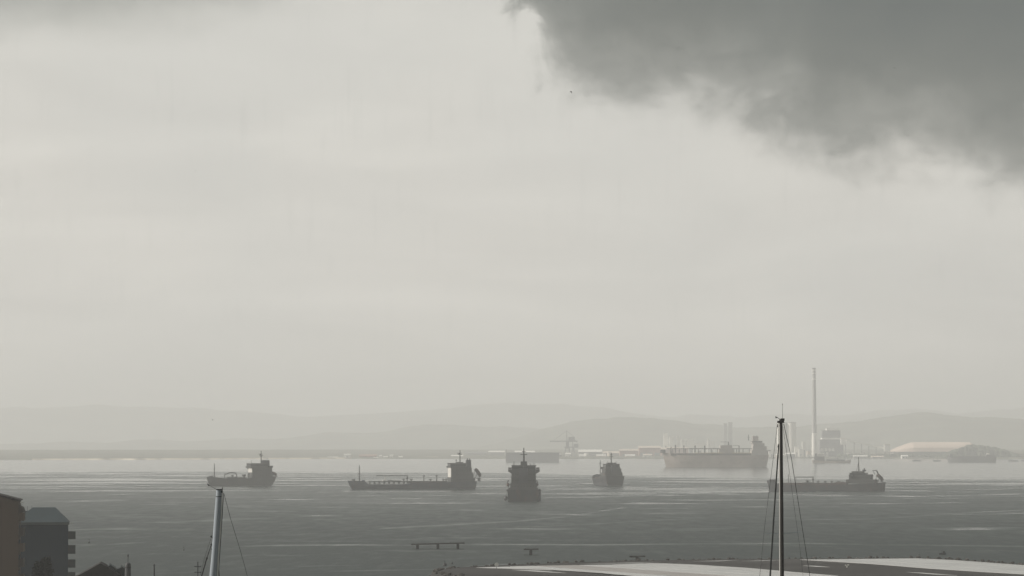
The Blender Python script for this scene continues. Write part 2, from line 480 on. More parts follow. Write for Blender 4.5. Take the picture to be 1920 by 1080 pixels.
m_leaf_far = mat("far_wood", (0.075, 0.088, 0.058), 0.95, 0.5, 0.05, spec=0.05)
def wood(name, ranges, label):
    mb = MB()
    for (x0, x1, ytop, Y, n) in ranges:
        for _ in range(n):
            px = random.uniform(x0, x1); YY = Y + random.uniform(-60, 60)
            t = ytop(px) if callable(ytop) else ytop
            top = (HOR - t) / F * YY + H
            h = top * random.uniform(0.62, 1.03); r = random.uniform(3.5, 8)
            p = at(px, HOR, YY)
            mb.blob((p.x, YY, h - r * 0.8), r * 1.2, r, r * 0.9, 7, 4, 0.22)
            mb.blob((p.x, YY, (h - r) * 0.5), r * 1.1, r, h * 0.5, 6, 4, 0.15)
    return tag(mb.build(name, m_leaf_far), label, 'trees', kind='stuff')
wood("shore_trees", [(1575, 1925, 851, 8730, 190), (1930, 2300, 850, 8730, 90), (1120, 1240, 857, 8900, 40), (760, 900, 857, 8650, 60)], 'dark wood along the far shore')
wood("wooded_knoll", [(1770, 1915, lambda p: float(np.interp(p, [1770, 1790, 1812, 1835, 1862, 1885, 1915], [852, 843, 834, 833.5, 838, 844, 853])), 8600, 190)], 'rounded wooded knoll on the far shore beside the pale coal shed')

m_white = mat("white_cladding", (0.86, 0.83, 0.76), 0.6, 0.05, 0.02)
m_cream = mat("cream_cladding", (0.66, 0.56, 0.46), 0.7, 0.10, 0.02)
m_pink = mat("faded_red_brick", (0.36, 0.20, 0.15), 0.8, 0.2, 0.03)
m_grey = mat("grey_cladding", (0.17, 0.17, 0.17), 0.7, 0.2, 0.03)
m_conc = mat("concrete", (0.30, 0.29, 0.27), 0.85, 0.2, 0.04)
m_dark = mat("dark_steel", (0.045, 0.047, 0.048), 0.6, 0.3, 0.3)
m_glass = mat("dark_glass", (0.02, 0.022, 0.025), 0.15, 0.2, 0.5, spec=0.5)

def far_box(name, px0, px1, py0, py1, Y, depth, wall, roofm, label, cat, group=None, roof=0.0, vents=0):
    """building whose face fills a pixel rectangle at depth Y; roof = rise of the pitched roof in metres"""
    a, b = at(px0, py1, Y), at(px1, py0, Y)
    w = b.x - a.x; z1 = b.z
    root = empty(name, ((a.x + b.x) / 2, Y, 1.0), 0, label, cat, group)
    h = z1 - 1.0 - roof
    MB().box(-w / 2, w / 2, -depth / 2, depth / 2, -1.0, h).build("wall", wall, root)
    ov = 0.02 * w
    if roof:
        MB().prism_x([(-depth / 2 - 1, h + 0.03), (depth / 2 + 1, h + 0.03), (0, h + roof)], -w / 2 - ov, w / 2 + ov).build("roof", roofm, root)
    else:
        MB().box(-w / 2 - ov, w / 2 + ov, -depth / 2 - .6, depth / 2 + .6, h + 0.01, h + max(1.2, 0.06 * h)).build("roof", roofm, root)
    for i in range(vents):
        x = -w / 2 + w * (i + 0.5) / vents
        MB().box(x - w * .12, x + w * .12, -depth / 2 - 0.25, -depth / 2 + 0.3, 0, h * 0.5).build("door", m_grey, root)
    return root

# chimney stack of the power station
YC = 8800.0
base = at(1528, 858, YC)
ch = empty("chimney_stack", (base.x, YC, 2.0), 0, 'tall slender concrete power station chimney rising above the far shore', 'chimney')
zt = at(1528, 692, YC).z - 2
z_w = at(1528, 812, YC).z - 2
MB().lathe((-1.5, 0, 0), [(7.2, -3), (6.35, z_w)], 24).build("sunlit_base", m_white, ch, True)  # white lower part paints in the sunlight below the cloud shadow
MB().lathe((-1.5, 0, 0), [(6.3, z_w + 0.01), (4.1, zt)], 24).build("shaft", mat("cloud_shaded_chimney", (0.36, 0.35, 0.33), 0.85, 0.15, 0.03, streak=0.1), ch, True)  # greyer shaft: the cloud's shadow put into its colour
for zz, r in ((zt - 4, 5.9), (zt - 12, 5.9), (zt - 27, 6.1)):
    MB().lathe((-1.5, 0, zz), [(r, 0), (r, 2.2)], 24).build("platform", m_white, ch)
MB().lathe((-1.5, 0, zt), [(5.0, 0.01), (5.0, 3.0)], 24).build("cap", m_dark, ch)

# two tall silos
for px, name_l in ((1465.5, 'left of the pair of tall white silos, half hidden behind the dark mast'), (1484, 'right of the pair of tall white silos, below the chimney')):
    p = at(px, 858, 8850.0); zt = at(px, 791, 8850.0).z
    s = empty("storage_silo", (p.x, 8850.0, 2.0), 0, name_l, 'silo', 'silos by the power station')
    MB().lathe((0, 0, 0), [(12.2, -3), (12.2, zt - 5)], 28).build("shell", m_white, s, True)
    MB().lathe((0, 0, zt - 5), [(12.6, 0.02), (12.6, 1.2), (6.0, 3.0)], 28).build("roof", m_conc, s)
    MB().tube((-12.6, -2, 0), (-12.6, -2, zt - 5), 0.6).build("ladder_cage", m_grey, s)

# boiler house
bh = empty("boiler_house", (*at(1556, 858, 8900.0).xy, 2.0), 0, 'stepped grey boiler house with white roof tiers right of the chimney', 'power station')
def bx(px): return (px - 1556) / F * 8900
def bz(py): return at(960, py, 8900.0).z - 2
MB().box(bx(1536), bx(1580), -22, 22, -3, bz(824)).build("lower_block", m_grey, bh)
MB().box(bx(1540), bx(1571), -18, 20, bz(824) + .02, bz(821)).build("roof_tier", m_white, bh)
MB().box(bx(1541), bx(1575), -16, 16, bz(821) + .02, bz(807)).build("upper_block", m_grey, bh)
MB().box(bx(1549), bx(1573), -17, 16.5, bz(807) + .02, bz(803)).build("roof_tier", m_white, bh)
for k, q in enumerate((1540, 1547, 1554, 1560)):
    MB().box(bx(q - 2.5), bx(q + 2.5), -30, -23, bz(846), bz(840.5), 0).build("filter_house", m_white, bh)
    MB().box(bx(q - .6), bx(q + .6), -29, -25, -3, bz(846) - .02).build("support_leg", m_grey, bh)
MB().box(bx(1547), bx(1551), -36, -31, -3, bz(848)).build("lift_tower", m_white, bh)
far_box("pump_house", 1534, 1545, 850, 858, 8760, 20, m_white, m_white, 'small white pump house at the foot of the boiler house', 'building')
# conveyor from the boiler house down to the coal shed
def tower(px0, px1, py0, py1, Y, label):
    a, b = at(px0, py1, Y), at(px1, py0, Y); w = b.x - a.x
    r = empty("transfer_tower", ((a.x + b.x) / 2, Y, 2.0), 0, label, 'tower', 'conveyor transfer towers')
    z0, z1 = a.z - 2, b.z - 2
    MB().box(-w / 2, w / 2, -6, 6, z0, z1).build("cabin", m_white, r)
    MB().box(-w / 2 - .6, w / 2 + .6, -6.6, 6.6, z1 + .02, z1 + 1).build("roof", m_cream, r)
    for sx in (-1, 1):
        for sy in (-1, 1):
            MB().box(sx * w * .4 - .5, sx * w * .4 + .5, sy * 5 - .5, sy * 5 + .5, -3, z0 - .02).build("leg", m_grey, r)
tower(1576.5, 1586, 823, 833.5, 8720, 'white conveyor tower on legs right of the boiler house')
tower(1658, 1669, 834, 846.5, 8700, 'white conveyor tower at the left end of the coal shed')
pA, pB = at(1587, 825.5, 8720), at(1657.5, 840, 8700)
cv = empty("coal_conveyor", ((pA + pB) / 2), 0, 'long sloping white conveyor gallery between the two towers', 'conveyor')
mid = (pA + pB) / 2
q = (pB - pA) / 2
MB().add([(-q.x, -3, -q.z - 1.8), (q.x, -3, q.z - 1.8), (q.x, -3, q.z + 1.8), (-q.x, -3, -q.z + 1.8), (-q.x, 3, -q.z - 1.8), (q.x, 3, q.z - 1.8), (q.x, 3, q.z + 1.8), (-q.x, 3, -q.z + 1.8)],
         [(0, 1, 2, 3), (7, 6, 5, 4), (0, 4, 5, 1), (3, 2, 6, 7), (0, 3, 7, 4), (1, 5, 6, 2)]).build("gallery", m_white, cv)
for t in (-0.6, -0.2, 0.2, 0.6):
    MB().box(q.x * t - .8, q.x * t + .8, -2, 2, -mid.z, q.z * t - 1.85).build("trestle", m_grey, cv)
# coal shed: long barrel-roofed store
YS = 8820.0
sh = empty("coal_shed", (*at(1747, 858, YS).xy, 2.0), 0, 'long pale pinkish barrel-roofed coal shed on the right of the far shore', 'shed')
def sx_(px): return (px - 1747) / F * YS
zr = at(0, 828.5, YS).z - 2; ze = at(0, 847, YS).z - 2
m_roofp = mat("pale_pink_roof", (0.74, 0.60, 0.50), 0.75, 0.06, 0.03)
mb = MB()
sec = []
for (px, k) in ((1668, .10), (1680, .42), (1695, .74), (1710, .98), (1730, 1.0), (1800, 1.0), (1818, .96), (1826, .7), (1832, .1)):
    row = []
    for a in np.linspace(math.pi, 0, 11):
        row.append((sx_(px), -math.cos(a) * -40 * (0.5 + 0.5 * k), ze + (zr - ze) * k * math.sin(a) ** 0.75))
    sec.append(row)
V = [p for r in sec for p in r]; n_ = 11
Fs = [(j * n_ + i, j * n_ + i + 1, (j + 1) * n_ + i + 1, (j + 1) * n_ + i) for j in range(len(sec) - 1) for i in range(n_ - 1)]
mb.add(V, Fs + [tuple(range(n_)), tuple((len(sec) - 1) * n_ + i for i in range(n_))])
mb.build("roof", m_roofp, sh)
MB().box(sx_(1672), sx_(1828), -38, 38, -3, ze - .05).build("wall", m_conc, sh)

# shipyard: portal cranes, sheds, refinery
def crane(cx, ytop, yboom, x_left, x_right, Y, s, label):
    p = at(cx, 858, Y)
    r = empty("shipyard_crane", (p.x, Y, 2.0), 0, label, 'crane', 'shipyard cranes')
    mp = Y / F
    zb, zt = at(0, yboom, Y).z - 2, at(0, ytop, Y).z - 2
    for a in (-1, 1):
        for b in (-1, 1):
            MB().tube((a * 7 * s, b * 7 * s, -3), (a * 4 * s, b * 4 * s, zb * .55), 1.5 * s, 1.2 * s, 6).build("leg", m_grey, r)
    MB().box(-5.5 * s, 5.5 * s, -5.5 * s, 5.5 * s, zb * .55 + .02, zb * .62).build("portal", m_grey, r)
    MB().box(-3.5 * s, 3.5 * s, -3.5 * s, 3.5 * s, zb * .62 + .02, zb - 2).build("tower", m_grey, r)
    MB().box((x_left - cx) * mp, (x_right - cx) * mp, -1.6, 1.6, zb - 1.9, zb + 0.9).build("jib", m_grey, r)
    MB().box(2 * s, 2 * s + 14 * s, -4 * s, 4 * s, zb + 1, zb + 9 * s).build("machinery_house", m_grey, r)
    MB().tube((-1, 0, zb), (-2.5, 0, zt), 1.5, .7, 6).build("mast", m_grey, r)
    MB().path([(-2.4, 0, zt - 1), ((x_left - cx) * mp * .8, 0, zb + .9)], .5).build("tie_rod", m_grey, r)
    MB().path([(-2.4, 0, zt - 1), (15 * s, 0, zb + 9 * s)], .5).build("tie_rod", m_grey, r)
crane(1064, 807, 827, 1031, 1083, 8650, 1.15, 'tallest grey hammerhead crane on the far shore behind the grey floating dock')
crane(1075, 818, 838, 1058, 1084, 8750, .8, 'lower grey crane just right of the hammerhead crane')
far_box("shipyard_shed", 1085, 1128, 843, 858, 8900, 50, m_conc, m_white, 'low shed with bright white roof right of the shipyard cranes', 'shed', None, 6, 3)
far_box("shipyard_shed", 1131, 1160, 846, 858, 8950, 45, m_conc, m_cream, 'dull cream shed behind the foremast of the small stern-on tanker', 'shed', None, 5, 2)
far_box("brick_warehouse", 1162, 1196, 842, 858, 8900, 40, m_pink, m_cream, 'reddish warehouse behind the small stern-on tanker', 'warehouse', None, 4, 2)
far_box("brick_warehouse", 1198, 1238, 836, 858, 8950, 50, m_pink, m_cream, 'tallest reddish warehouse just left of the big far tanker', 'warehouse', None, 5, 3)
far_box("brick_warehouse", 1240, 1290, 839, 858, 9000, 50, m_pink, m_cream, 'reddish warehouse showing above the bow of the big far tanker', 'warehouse', None, 5, 3)
far_box("long_shed", 916, 946, 845, 858, 9000, 40, m_conc, m_white, 'white-roofed shed left of the mast of the stern-on tanker', 'shed', None, 4, 2)
far_box("long_shed", 966, 1002, 845, 858, 9050, 40, m_conc, m_white, 'white-roofed shed right of the mast of the stern-on tanker', 'shed', None, 4, 2)
far_box("long_shed", 872, 912, 847, 858, 9100, 40, m_conc, m_grey, 'grey shed right of the funnel of the long tanker', 'shed', None, 4, 2)
far_box("red_shed", 674, 706, 852, 859, 8560, 30, m_pink, m_pink, 'low reddish shed on the shore above the bow of the long tanker', 'shed', None, 3, 2)
for px0, px1, py0, lab in ((645, 658, 851, 'small white house just left of the low reddish shed'), (614, 622, 856, 'leftmost tiny white house in the row above the long tanker'),
                           (624, 634, 856, 'tiny white house second from the left in the shore row'), (711, 716, 853, 'narrow white house right of the low reddish shed'),
                           (718, 727, 855, 'low white house between two narrow ones on the far shore'), (731, 737, 852.5, 'narrow tall white house on the far shore above the hose crane'),
                           (747, 755, 855, 'white house at the right end of the shore row above the hose crane'), (590, 602, 857.5, 'faint low white house left of the shore row'),
                           (700, 709, 857, 'flat white hut against the right end of the reddish shed')):
    far_box("shore_house", px0, px1, py0, 859.5, 8520, 14, m_white, m_white, lab, 'house', 'white houses on the far shore', 1.8, 1)
for px0, px1, py0, Y, lab in ((1244, 1252, 815, 9300, 'highest pale refinery tower left of the big tanker midship'), (1255, 1262, 821, 9280, 'second pale refinery tower from the left behind the big tanker'),
                              (1269, 1275, 820.5, 9300, 'slim pale refinery tower behind the fore deck of the big tanker'), (1277, 1284, 826, 9250, 'short bright refinery block behind the big tanker'),
                              (1287, 1301, 825, 9250, 'brightest white refinery block above the big tanker deck'), (1303, 1322, 832, 9250, 'low pale refinery block above the big tanker deck'),
                              (1326, 1329, 824, 9200, 'thin white refinery column above the big tanker deck'), (1330, 1340, 829, 9200, 'pale block beside the thin white refinery column'),
                              (1357, 1363, 797, 11000, 'tall faint left tower behind the big tanker'), (1366, 1373, 795, 11000, 'tall faint right tower behind the big tanker'),
                              (1490, 1497, 838, 8780, 'low white works building right of the silos'), (1498, 1504, 843, 8700, 'lowest white works building right of the silos'),
                              (1504, 1511, 830, 8760, 'stepped white works tower between silos and chimney'), (1441, 1453, 845, 8700, 'white works building at the stern of the big tanker'),
                              (1512, 1522, 853, 8690, 'low white hut on the shore left of the chimney foot')):
    far_box("refinery_block", px0, px1, py0, 858, Y, 16, m_conc if 'faint' in lab else m_white, m_conc if 'faint' in lab else m_white, lab, 'industrial building', 'refinery and works blocks', 0, 1)

# storage tanks and low sheds filling the industrial shore
tk = random.Random(21)
for k, (px, r, py, lab) in enumerate(((1018, 5, 851, 'leftmost pale storage tank on the far shore, behind the floating dock'), (1100, 5, 850, 'pale storage tank in front of the bright white shed roof'),
        (1143, 4.5, 849, 'pale storage tank between cream shed and reddish warehouse'), (1436, 5, 838, 'storage tank behind the stern of the big tanker'), (1515, 4, 846, 'squat storage tank just left of the chimney'),
        (1592, 5, 849, 'first storage tank right of the boiler house'), (1605, 5, 850.5, 'second storage tank right of the boiler house'), (1618, 4.5, 849.5, 'third storage tank right of the boiler house'), (1640, 6, 851, 'widest storage tank left of the coal shed'))):
    Y = 8780 + 6 * k; p = at(px, 858, Y); rr = r * Y / F; z = at(px, py, Y).z - 2
    t = empty("storage_tank", (p.x, Y, 2.0), 0, lab, 'tank', 'storage tanks on the far shore')
    MB().lathe((0, 0, 0), [(rr, -2), (rr, z)], 20).build("shell", m_white if k % 2 else m_cream, t, True)
    MB().lathe((0, 0, z), [(rr * 1.02, .02), (rr * 1.02, .5), (rr * .3, 2.0)], 20).build("roof", m_conc, t)
for px0, px1, py0, Y, w, rf_, lab in ((846, 868, 853, 8700, m_conc, m_white, 'low pale shed behind the funnel of the long tanker'), (800, 822, 856, 8650, m_conc, m_cream, 'low cream shed above the aft deck of the long tanker'),
        (1060, 1070, 849, 8560, m_white, m_white, 'small white quay office at the foot of the hammerhead crane'), (1086, 1096, 852, 8560, m_white, m_white, 'small white quay office right of the cranes'),
        (1118, 1136, 852, 8600, m_cream, m_white, 'cream quay shed in front of the white roofed shed'), (1172, 1190, 852, 8600, m_cream, m_white, 'cream quay shed in front of the reddish warehouse'),
        (1206, 1222, 851, 8580, m_white, m_cream, 'white quay shed below the tallest reddish warehouse'), (1455, 1470, 851, 8600, m_cream, m_white, 'cream shed at the foot of the silos behind the mast'),
        (1474, 1490, 849, 8600, m_conc, m_white, 'white-roofed shed at the foot of the right silo'), (1600, 1626, 853.5, 8560, m_conc, m_white, 'long low shed under the conveyor'), (1634, 1656, 854.5, 8560, m_conc, m_cream, 'low cream shed under the lower end of the conveyor'),
        (1690, 1702, 853, 8550, m_white, m_white, 'small white hut in the trees below the coal shed'), (1880, 1894, 850, 8600, m_cream, m_white, 'cream shed right of the wooded knoll')):
    far_box("quay_shed", px0, px1, py0, 858.5, Y, 24, w, rf_, lab, 'shed', 'low sheds along the far quay', 3, 2)

# ------------------------------------------------------------------ ships
m_hullA = mat("black_hull", (0.030, 0.033, 0.036), 0.85, 0.25, 0.15, spec=0.1, rust=0.35, streak=0.25)
m_hullB = mat("navy_hull", (0.030, 0.040, 0.055), 0.85, 0.25, 0.15, spec=0.1, rust=0.3, streak=0.25)
m_hullG = mat("grey_green_hull", (0.055, 0.062, 0.058), 0.85, 0.25, 0.15, spec=0.1, rust=0.3, streak=0.25)
m_hullR = mat("haze_paled_hull", (0.36, 0.30, 0.255), 0.85, 0.2, 0.05, rust=0.4)  # hull colour lightened to put far-off haze into the paint
m_deck = mat("oxide_deck", (0.045, 0.030, 0.026), 0.85, 0.3, 0.4)
m_house = mat("shaded_superstructure", (0.060, 0.062, 0.060), 0.8, 0.15, 0.3, spec=.12, rust=0.15, streak=0.3)  # dark tone puts the backlit shade of the ships into the paint
m_house_l = mat("pale_lit_superstructure", (0.52, 0.50, 0.46), 0.6, 0.12, 0.3, rust=0.15, streak=0.3)  # pale tone; on the house fronts it paints in sunlight
m_fun = mat("funnel_paint", (0.045, 0.048, 0.055), 0.5, 0.2, 0.3)
m_boat = mat("lifeboat_orange", (0.070, 0.040, 0.030), 0.7, 0.15, 0.5)
m_pipe = mat("pipe_grey", (0.055, 0.058, 0.056), 0.8, 0.25, 0.5)
m_farh = mat("haze_paled_superstructure", (0.36, 0.33, 0.30), 0.8, 0.15, 0.1)  # colour raised to imitate haze in front of the far tanker
m_yel = mat("pale_yellow_paint", (0.45, 0.40, 0.22), 0.6, 0.2, 0.1)

class Ship:
    def __init__(s, name, cx, wl, theta, label, cat, rot=math.pi, group='ships at anchor in the bay'):
        p = on_z(cx, wl)
        s.cx, s.wl, s.mpp, s.th = cx, wl, p.y / F, theta
        s.root = empty(name, p, rot + theta, label, cat, group)
    def X(s, px): return (s.cx - px) * s.mpp / math.cos(s.th)
    def Z(s, py): return (s.wl - py) * s.mpp
    def hull(s, xs, xb, B, prof, mat_, rake=2.5, stern=1.2, transom=0.8, deck=None, name="hull", bw=0.55):
        """xs stern, xb stem (local x); prof [(x, deck height)] from stern to bow"""
        L = xb - xs
        px = [p[0] for p in prof]; pz = [p[1] for p in prof]
        st = sorted(set([round(v, 3) for v in list(np.linspace(xs, xb, 26)) + [min(max(p, xs), xb) for p in px]]))
        rows = []
        for x in st:
            t = (x - xs) / L
            fb = max(0.02, 1 - max(0, (t - .70) / .30) ** 2.2)
            fa = transom + (1 - transom) * min(1, t / .14) ** 0.7
            fw = max(0.015, 1 - max(0, (t - .60) / .40) ** 1.7)
            aw = bw + (1 - bw) * min(1, t / .22) ** 0.7
            hd = B / 2 * fb * fa; hw = B / 2 * fw * aw
            dz = float(np.interp(x, px, pz))
            bowk = max(0, (t - .8) / .2); stk = max(0, (.1 - t) / .1)
            xw = x - rake * bowk ** 1.5 + stern * stk
            xm = x - rake * .4 * bowk ** 1.5 + stern * .35 * stk
            rows.append([(xw - 0.3 * rake * bowk, hw * .75, -2.5), (xw, hw, 0.0), (xm, hw * .35 + hd * .65, dz * .5), (x, hd, dz)])
        mb = MB(); n = len(rows)
        for r in rows:
            for q in r: mb.v.append(q)
            for q in r: mb.v.append((q[0], -q[1], q[2]))
        for i in range(n - 1):
            a, b = i * 8, (i + 1) * 8
            for k in range(3):
                mb.f.append((a + k, b + k, b + k + 1, a + k + 1)); mb.f.append((a + 4 + k, a + 5 + k, b + 5 + k, b + 4 + k))
            mb.f.append((a + 3, b + 3, b + 7, a + 7)); mb.f.append((a, a + 4, b + 4, b))
        mb.f.append((0, 1, 2, 3, 7, 6, 5, 4)); e = (n - 1) * 8
        mb.f.append((e, e + 4, e + 5, e + 6, e + 7, e + 3, e + 2, e + 1))
        h = mb.build(name, mat_, s.root)
        # rubbing strake and rail cap
        return h
    def box(s, name, x0, x1, hw, z0, z1, m, taper=0, parent=None, y=0.0):
        return MB().box(x0, x1, y - hw, y + hw, z0, z1, taper).build(name, m, parent or s.root)
    def wheelhouse(s, x0, x1, hw, z0, z1, wing, m, wz=None):
        """bridge with wings out to the sides, a window band and a roof"""
        b = MB().box(x0, x1, -hw, hw, z0, z1).build("bridge", m, s.root)
        MB().box(x0 - .05, x1 + .05, -hw - .05, hw + .05, z0 + (z1 - z0) * .45, z0 + (z1 - z0) * .8).build("window_band", m_glass, b)
        MB().box(x0 - .4, x1 + .5, -hw - .4, hw + .4, z1 + .01, z1 + .22).build("roof", m, b)
        for sg in (1, -1):
            w = MB().box(x1 - 2.6, x1 + .3, sg * (hw + .06), sg * wing, z0 - .2, z0 + 1.1)
            w.prism_x([(sg * (hw + .06), z0 - .25), (sg * wing, z0 - .25), (sg * (hw + .06), z0 - 1.6)], x1 - 1.4, x1 - 1.0)
            w.build("bridge_wing", m, b)
        return b
    def rails(s, pts, h=1.05, step=3.0):
        mb = MB()
        for (a, b) in zip(pts[:-1], pts[1:]):
            a, b = Vector(a), Vector(b)
            n = max(1, int((b - a).length / step))
            for k in range(n + 1):
                p = a + (b - a) * k / n
                mb.tube(p, p + Vector((0, 0, h)), .05, .05, 4)
            for hh in (h, h * .55):
                mb.tube(a + Vector((0, 0, hh)), b + Vector((0, 0, hh)), .045, .045, 4)
        return mb.build("railing", m_house, s.root)
    def mast(s, x, z0, z1, r=.35, yards=(), scan=None, name="main_mast", m=None, y=0):
        m = m or m_house
        o = MB().tube((x, y, z0), (x, y, z1), r * 1.3, r * .65, 8).build(name, m, s.root)
        for zy, hw, along in yards:
            (MB().box(x - hw, x + hw, y - .12, y + .12, zy, zy + .42) if along else MB().box(x - .15, x + .15, y - hw, y + hw, zy, zy + .42)).build("yard", m, o)
        if scan:
            sc_ = MB().box(x + .2, x + 1.0, y - .5, y + .5, scan - .6, scan); sc_.box(x - 1.1, x + 2.3, y - .16, y + .16, scan + .02, scan + .4)
            sc_.build("radar_scanner", m, o)
        return o
    def funnel(s, x0, x1, hw, z0, z1, pipes=2, m=None):
        f = MB().box(x0, x1, -hw, hw, z0, z1, .15).build("funnel", m or m_fun, s.root)
        for k in range(pipes):
            x = x0 + (x1 - x0) * (k + .5) / pipes
            MB().tube((x, 0, z1), (x - .2, 0, z1 + 1.0), .38, .36, 8).build("exhaust_pipe", m_dark, f)
        return f
    def lifeboat(s, x_top, z_top, x_bot, z_bot, y=0.0, r=1.3):
        """enclosed free-fall boat on a sloping launching frame at the stern"""
        a, b = Vector((x_top, y, z_top)), Vector((x_bot, y, z_bot))
        d = (b - a).normalized(); up = Vector((0, 1, 0)).cross(d).normalized()
        if up.z < 0: up = -up
        L = (b - a).length
        fr = MB()
        for sg in (-1, 1):
            o_ = Vector((0, sg * r * .9, 0))
            fr.tube(a + o_ - up * r * .3, b + o_ - up * r * .3, .18, .18, 6)
            for t in (.1, .5, .95):
                p = a + (b - a) * t + o_ - up * r * .3
                fr.tube(p, (p.x + (1.5 if t < .9 else 0), p.y, min(z_bot - 1.2, p.z - .4)), .14, .14, 6)
        f = fr.build("launching_frame", m_pipe, s.root)
        mb = MB(); n = 10; secs = []
        for t, k in ((0, .25), (.08, .75), (.25, 1), (.6, 1.05), (.82, .9), (.95, .5), (1, .1)):
            c = a + (b - a) * t + up * r * .45
            secs.append([c + (Vector((0, 1, 0)) * math.cos(2 * math.pi * i / n) * r + up * math.sin(2 * math.pi * i / n) * r * .95) * k for i in range(n)])
        mb.v = [tuple(p) for q in secs for p in q]
        for j in range(len(secs) - 1):
            for i in range(n): mb.f.append((j * n + i, j * n + (i + 1) % n, (j + 1) * n + (i + 1) % n, (j + 1) * n + i))
        mb.f += [tuple(range(n)), tuple((len(secs) - 1) * n + i for i in range(n))]
        return mb.build("lifeboat", m_boat, s.root, True)
    def hose_crane(s, xp, z0, z1, xe, r=.4, y=0.0):
        c = MB().tube((xp, y, z0), (xp, y, z1 + .3), r, r * .8, 8).build("crane_post", m_pipe, s.root)
        MB().box(min(xp - .5, xe), max(xp + .5, xe), y - .35, y + .35, z1 - .05, z1 + .55).build("crane_jib", m_pipe, c)
        MB().box(xp - .7, xp + .7, y - .7, y + .7, z0 + (z1 - z0) * .55, z0 + (z1 - z0) * .8).build("crane_cab", m_pipe, c)
        return c
    def vent(s, x, z0, z1, r=.3, y=0.0, tee=True):
        mb = MB().tube((x, y, z0), (x, y, z1), r, r, 8)
        if tee: mb.lathe((x, y, z1), [(r * 2.4, .0), (r * 2.6, .5), (r, .9)], 10)
        return mb.build("deck_vent", m_pipe, s.root)
    def pipes(s, x0, x1, z, ys=(-2, -1, 1, 2), r=.28):
        for y in ys:
            p = MB().tube((x0, y, z), (x1, y, z), r, r, 8).build("cargo_pipe", m_pipe, s.root)
    def manifold(s, x, z, hw):
        mb = MB()
        for k in (-2.4, -.8, .8, 2.4):
            mb.tube((x + k, -hw, z), (x + k, hw, z), .25, .25, 8)
        mb.box(x - 3.2, x + 3.2, -hw + .6, -hw + 1.2, z - 1, z - .3); mb.box(x - 3.2, x + 3.2, hw - 1.2, hw - .6, z - 1, z - .3)
        return mb.build("manifold", m_pipe, s.root)
    def winch(s, x, z, y):
        return MB().tube((x, y - 1, z + .6), (x, y + 1, z + .6), .55, .55, 10).box(x - .7, x + .7, y - 1.3, y - 1.05, z, z + 1.1).box(x - .7, x + .7, y + 1.05, y + 1.3, z, z + 1.1).build("mooring_winch", m_pipe, s.root)
    def portholes(s, x, hw, zs, ys, stern=False):
        mb = MB()
        for z in zs:
            for y in ys: mb.box(x - .06, x + .06, y - .3, y + .3, z - .3, z + .3)
        o = mb.build("portholes", m_glass, s.root); o['kind'] = 'stuff'; return o
    def side_ports(s, xs, hw, zs):
        mb = MB()
        for z in zs:
            for x in xs:
                mb.box(x - .3, x + .3, hw - .05, hw + .06, z - .32, z + .32); mb.box(x - .3, x + .3, -hw - .06, -hw + .05, z - .32, z + .32)
        o = mb.build("portholes", m_glass, s.root); o['kind'] = 'stuff'; return o

# --- the long tanker left of centre
S = Ship("tanker", 775.5, 917.8, math.radians(13), 'long low tanker with flat hose crane amidships and funnel aft, left of the stern-on tanker', 'tanker')
X, Z = S.X, S.Z
S.hull(X(900), X(653), 15, [(X(900), Z(902)), (X(886), Z(902.5)), (X(846), Z(904)), (X(768), Z(905.5)), (X(764), Z(908)), (X(700), Z(908.3)), (X(690), Z(907.5)), (X(683), Z(902)), (X(650), Z(900.8))], m_hullB, rake=3.6, stern=1.6)
S.box("trunk_deck", X(838), X(768), 5.2, Z(906), Z(903.8), m_deck, .3)
for q in range(694, 768, 9): MB().box(X(q) - .15, X(q) + .15, -3.4, 3.4, Z(907.5), Z(903.2)).build("pipe_support", m_pipe, S.root)
S.mast(X(675), Z(901.5), Z(872), .42, [(Z(889), .9, True), (Z(877), .5, True)], None, "fore_mast")
S.winch(X(664), Z(901), 2.0); S.winch(X(664), Z(901), -2.0); S.box("breakwater", X(683), X(681.5), 4.5, Z(902), Z(899.8), m_hullB)
S.hose_crane(X(763.5), Z(905), Z(892.6), X(706), .42)
c = MB().box(X(724), X(718), -1.6, 1.6, Z(903.5), Z(900.6)); c.tube((X(722.5), -1.2, Z(901)), (X(722.5), -.2, Z(893.2)), .22, .2, 6).tube((X(722.5), 1.2, Z(901)), (X(722.5), .2, Z(893.2)), .22, .2, 6)
c.build("crane_rest", m_house_l, S.root)
S.manifold(X(742), Z(901.2), 6.6); S.pipes(X(836), X(694), Z(902.8), (-3.2, -2.2, 2.2, 3.2))
MB().box(X(836), X(690), -.7, .7, Z(902.3), Z(901.9)).build("catwalk", m_pipe, S.root)
MB().path([(X(740), -3, Z(902)), (X(735), -3, Z(900.6)), (X(728), -3, Z(901.4))], .35).build("cargo_hose", m_dark, S.root)
for px, top in ((794.5, 893.5), (818.5, 893)): S.vent(X(px), Z(904), Z(top), .38)
for px, y in ((757, 0), (770, 2), (808, -2), (830, 2), (836.5, -1)): S.vent(X(px), Z(904), Z(899.5 + abs(y) * .4), .45, y)
S.box("deckhouse", X(884), X(842), 6.6, Z(904), Z(895), m_house); S.box("deckhouse", X(883), X(843), 6.2, Z(895) + .02, Z(886), m_house)
S.box("deckhouse", X(881), X(843.5), 5.9, Z(886) + .02, Z(877), m_house)
S.box("lit_house_front", X(842.8) , X(842.8) + .25, 5.6, Z(903), Z(877.5), m_house_l)  # pale panel paints sunlight on the forward face of the house
S.wheelhouse(X(870), X(841.5), 5.2, Z(877) + .02, Z(869), 7.6, m_house)
S.box("monkey_island", X(867), X(855), 2.6, Z(868.2), Z(866.5), m_house)
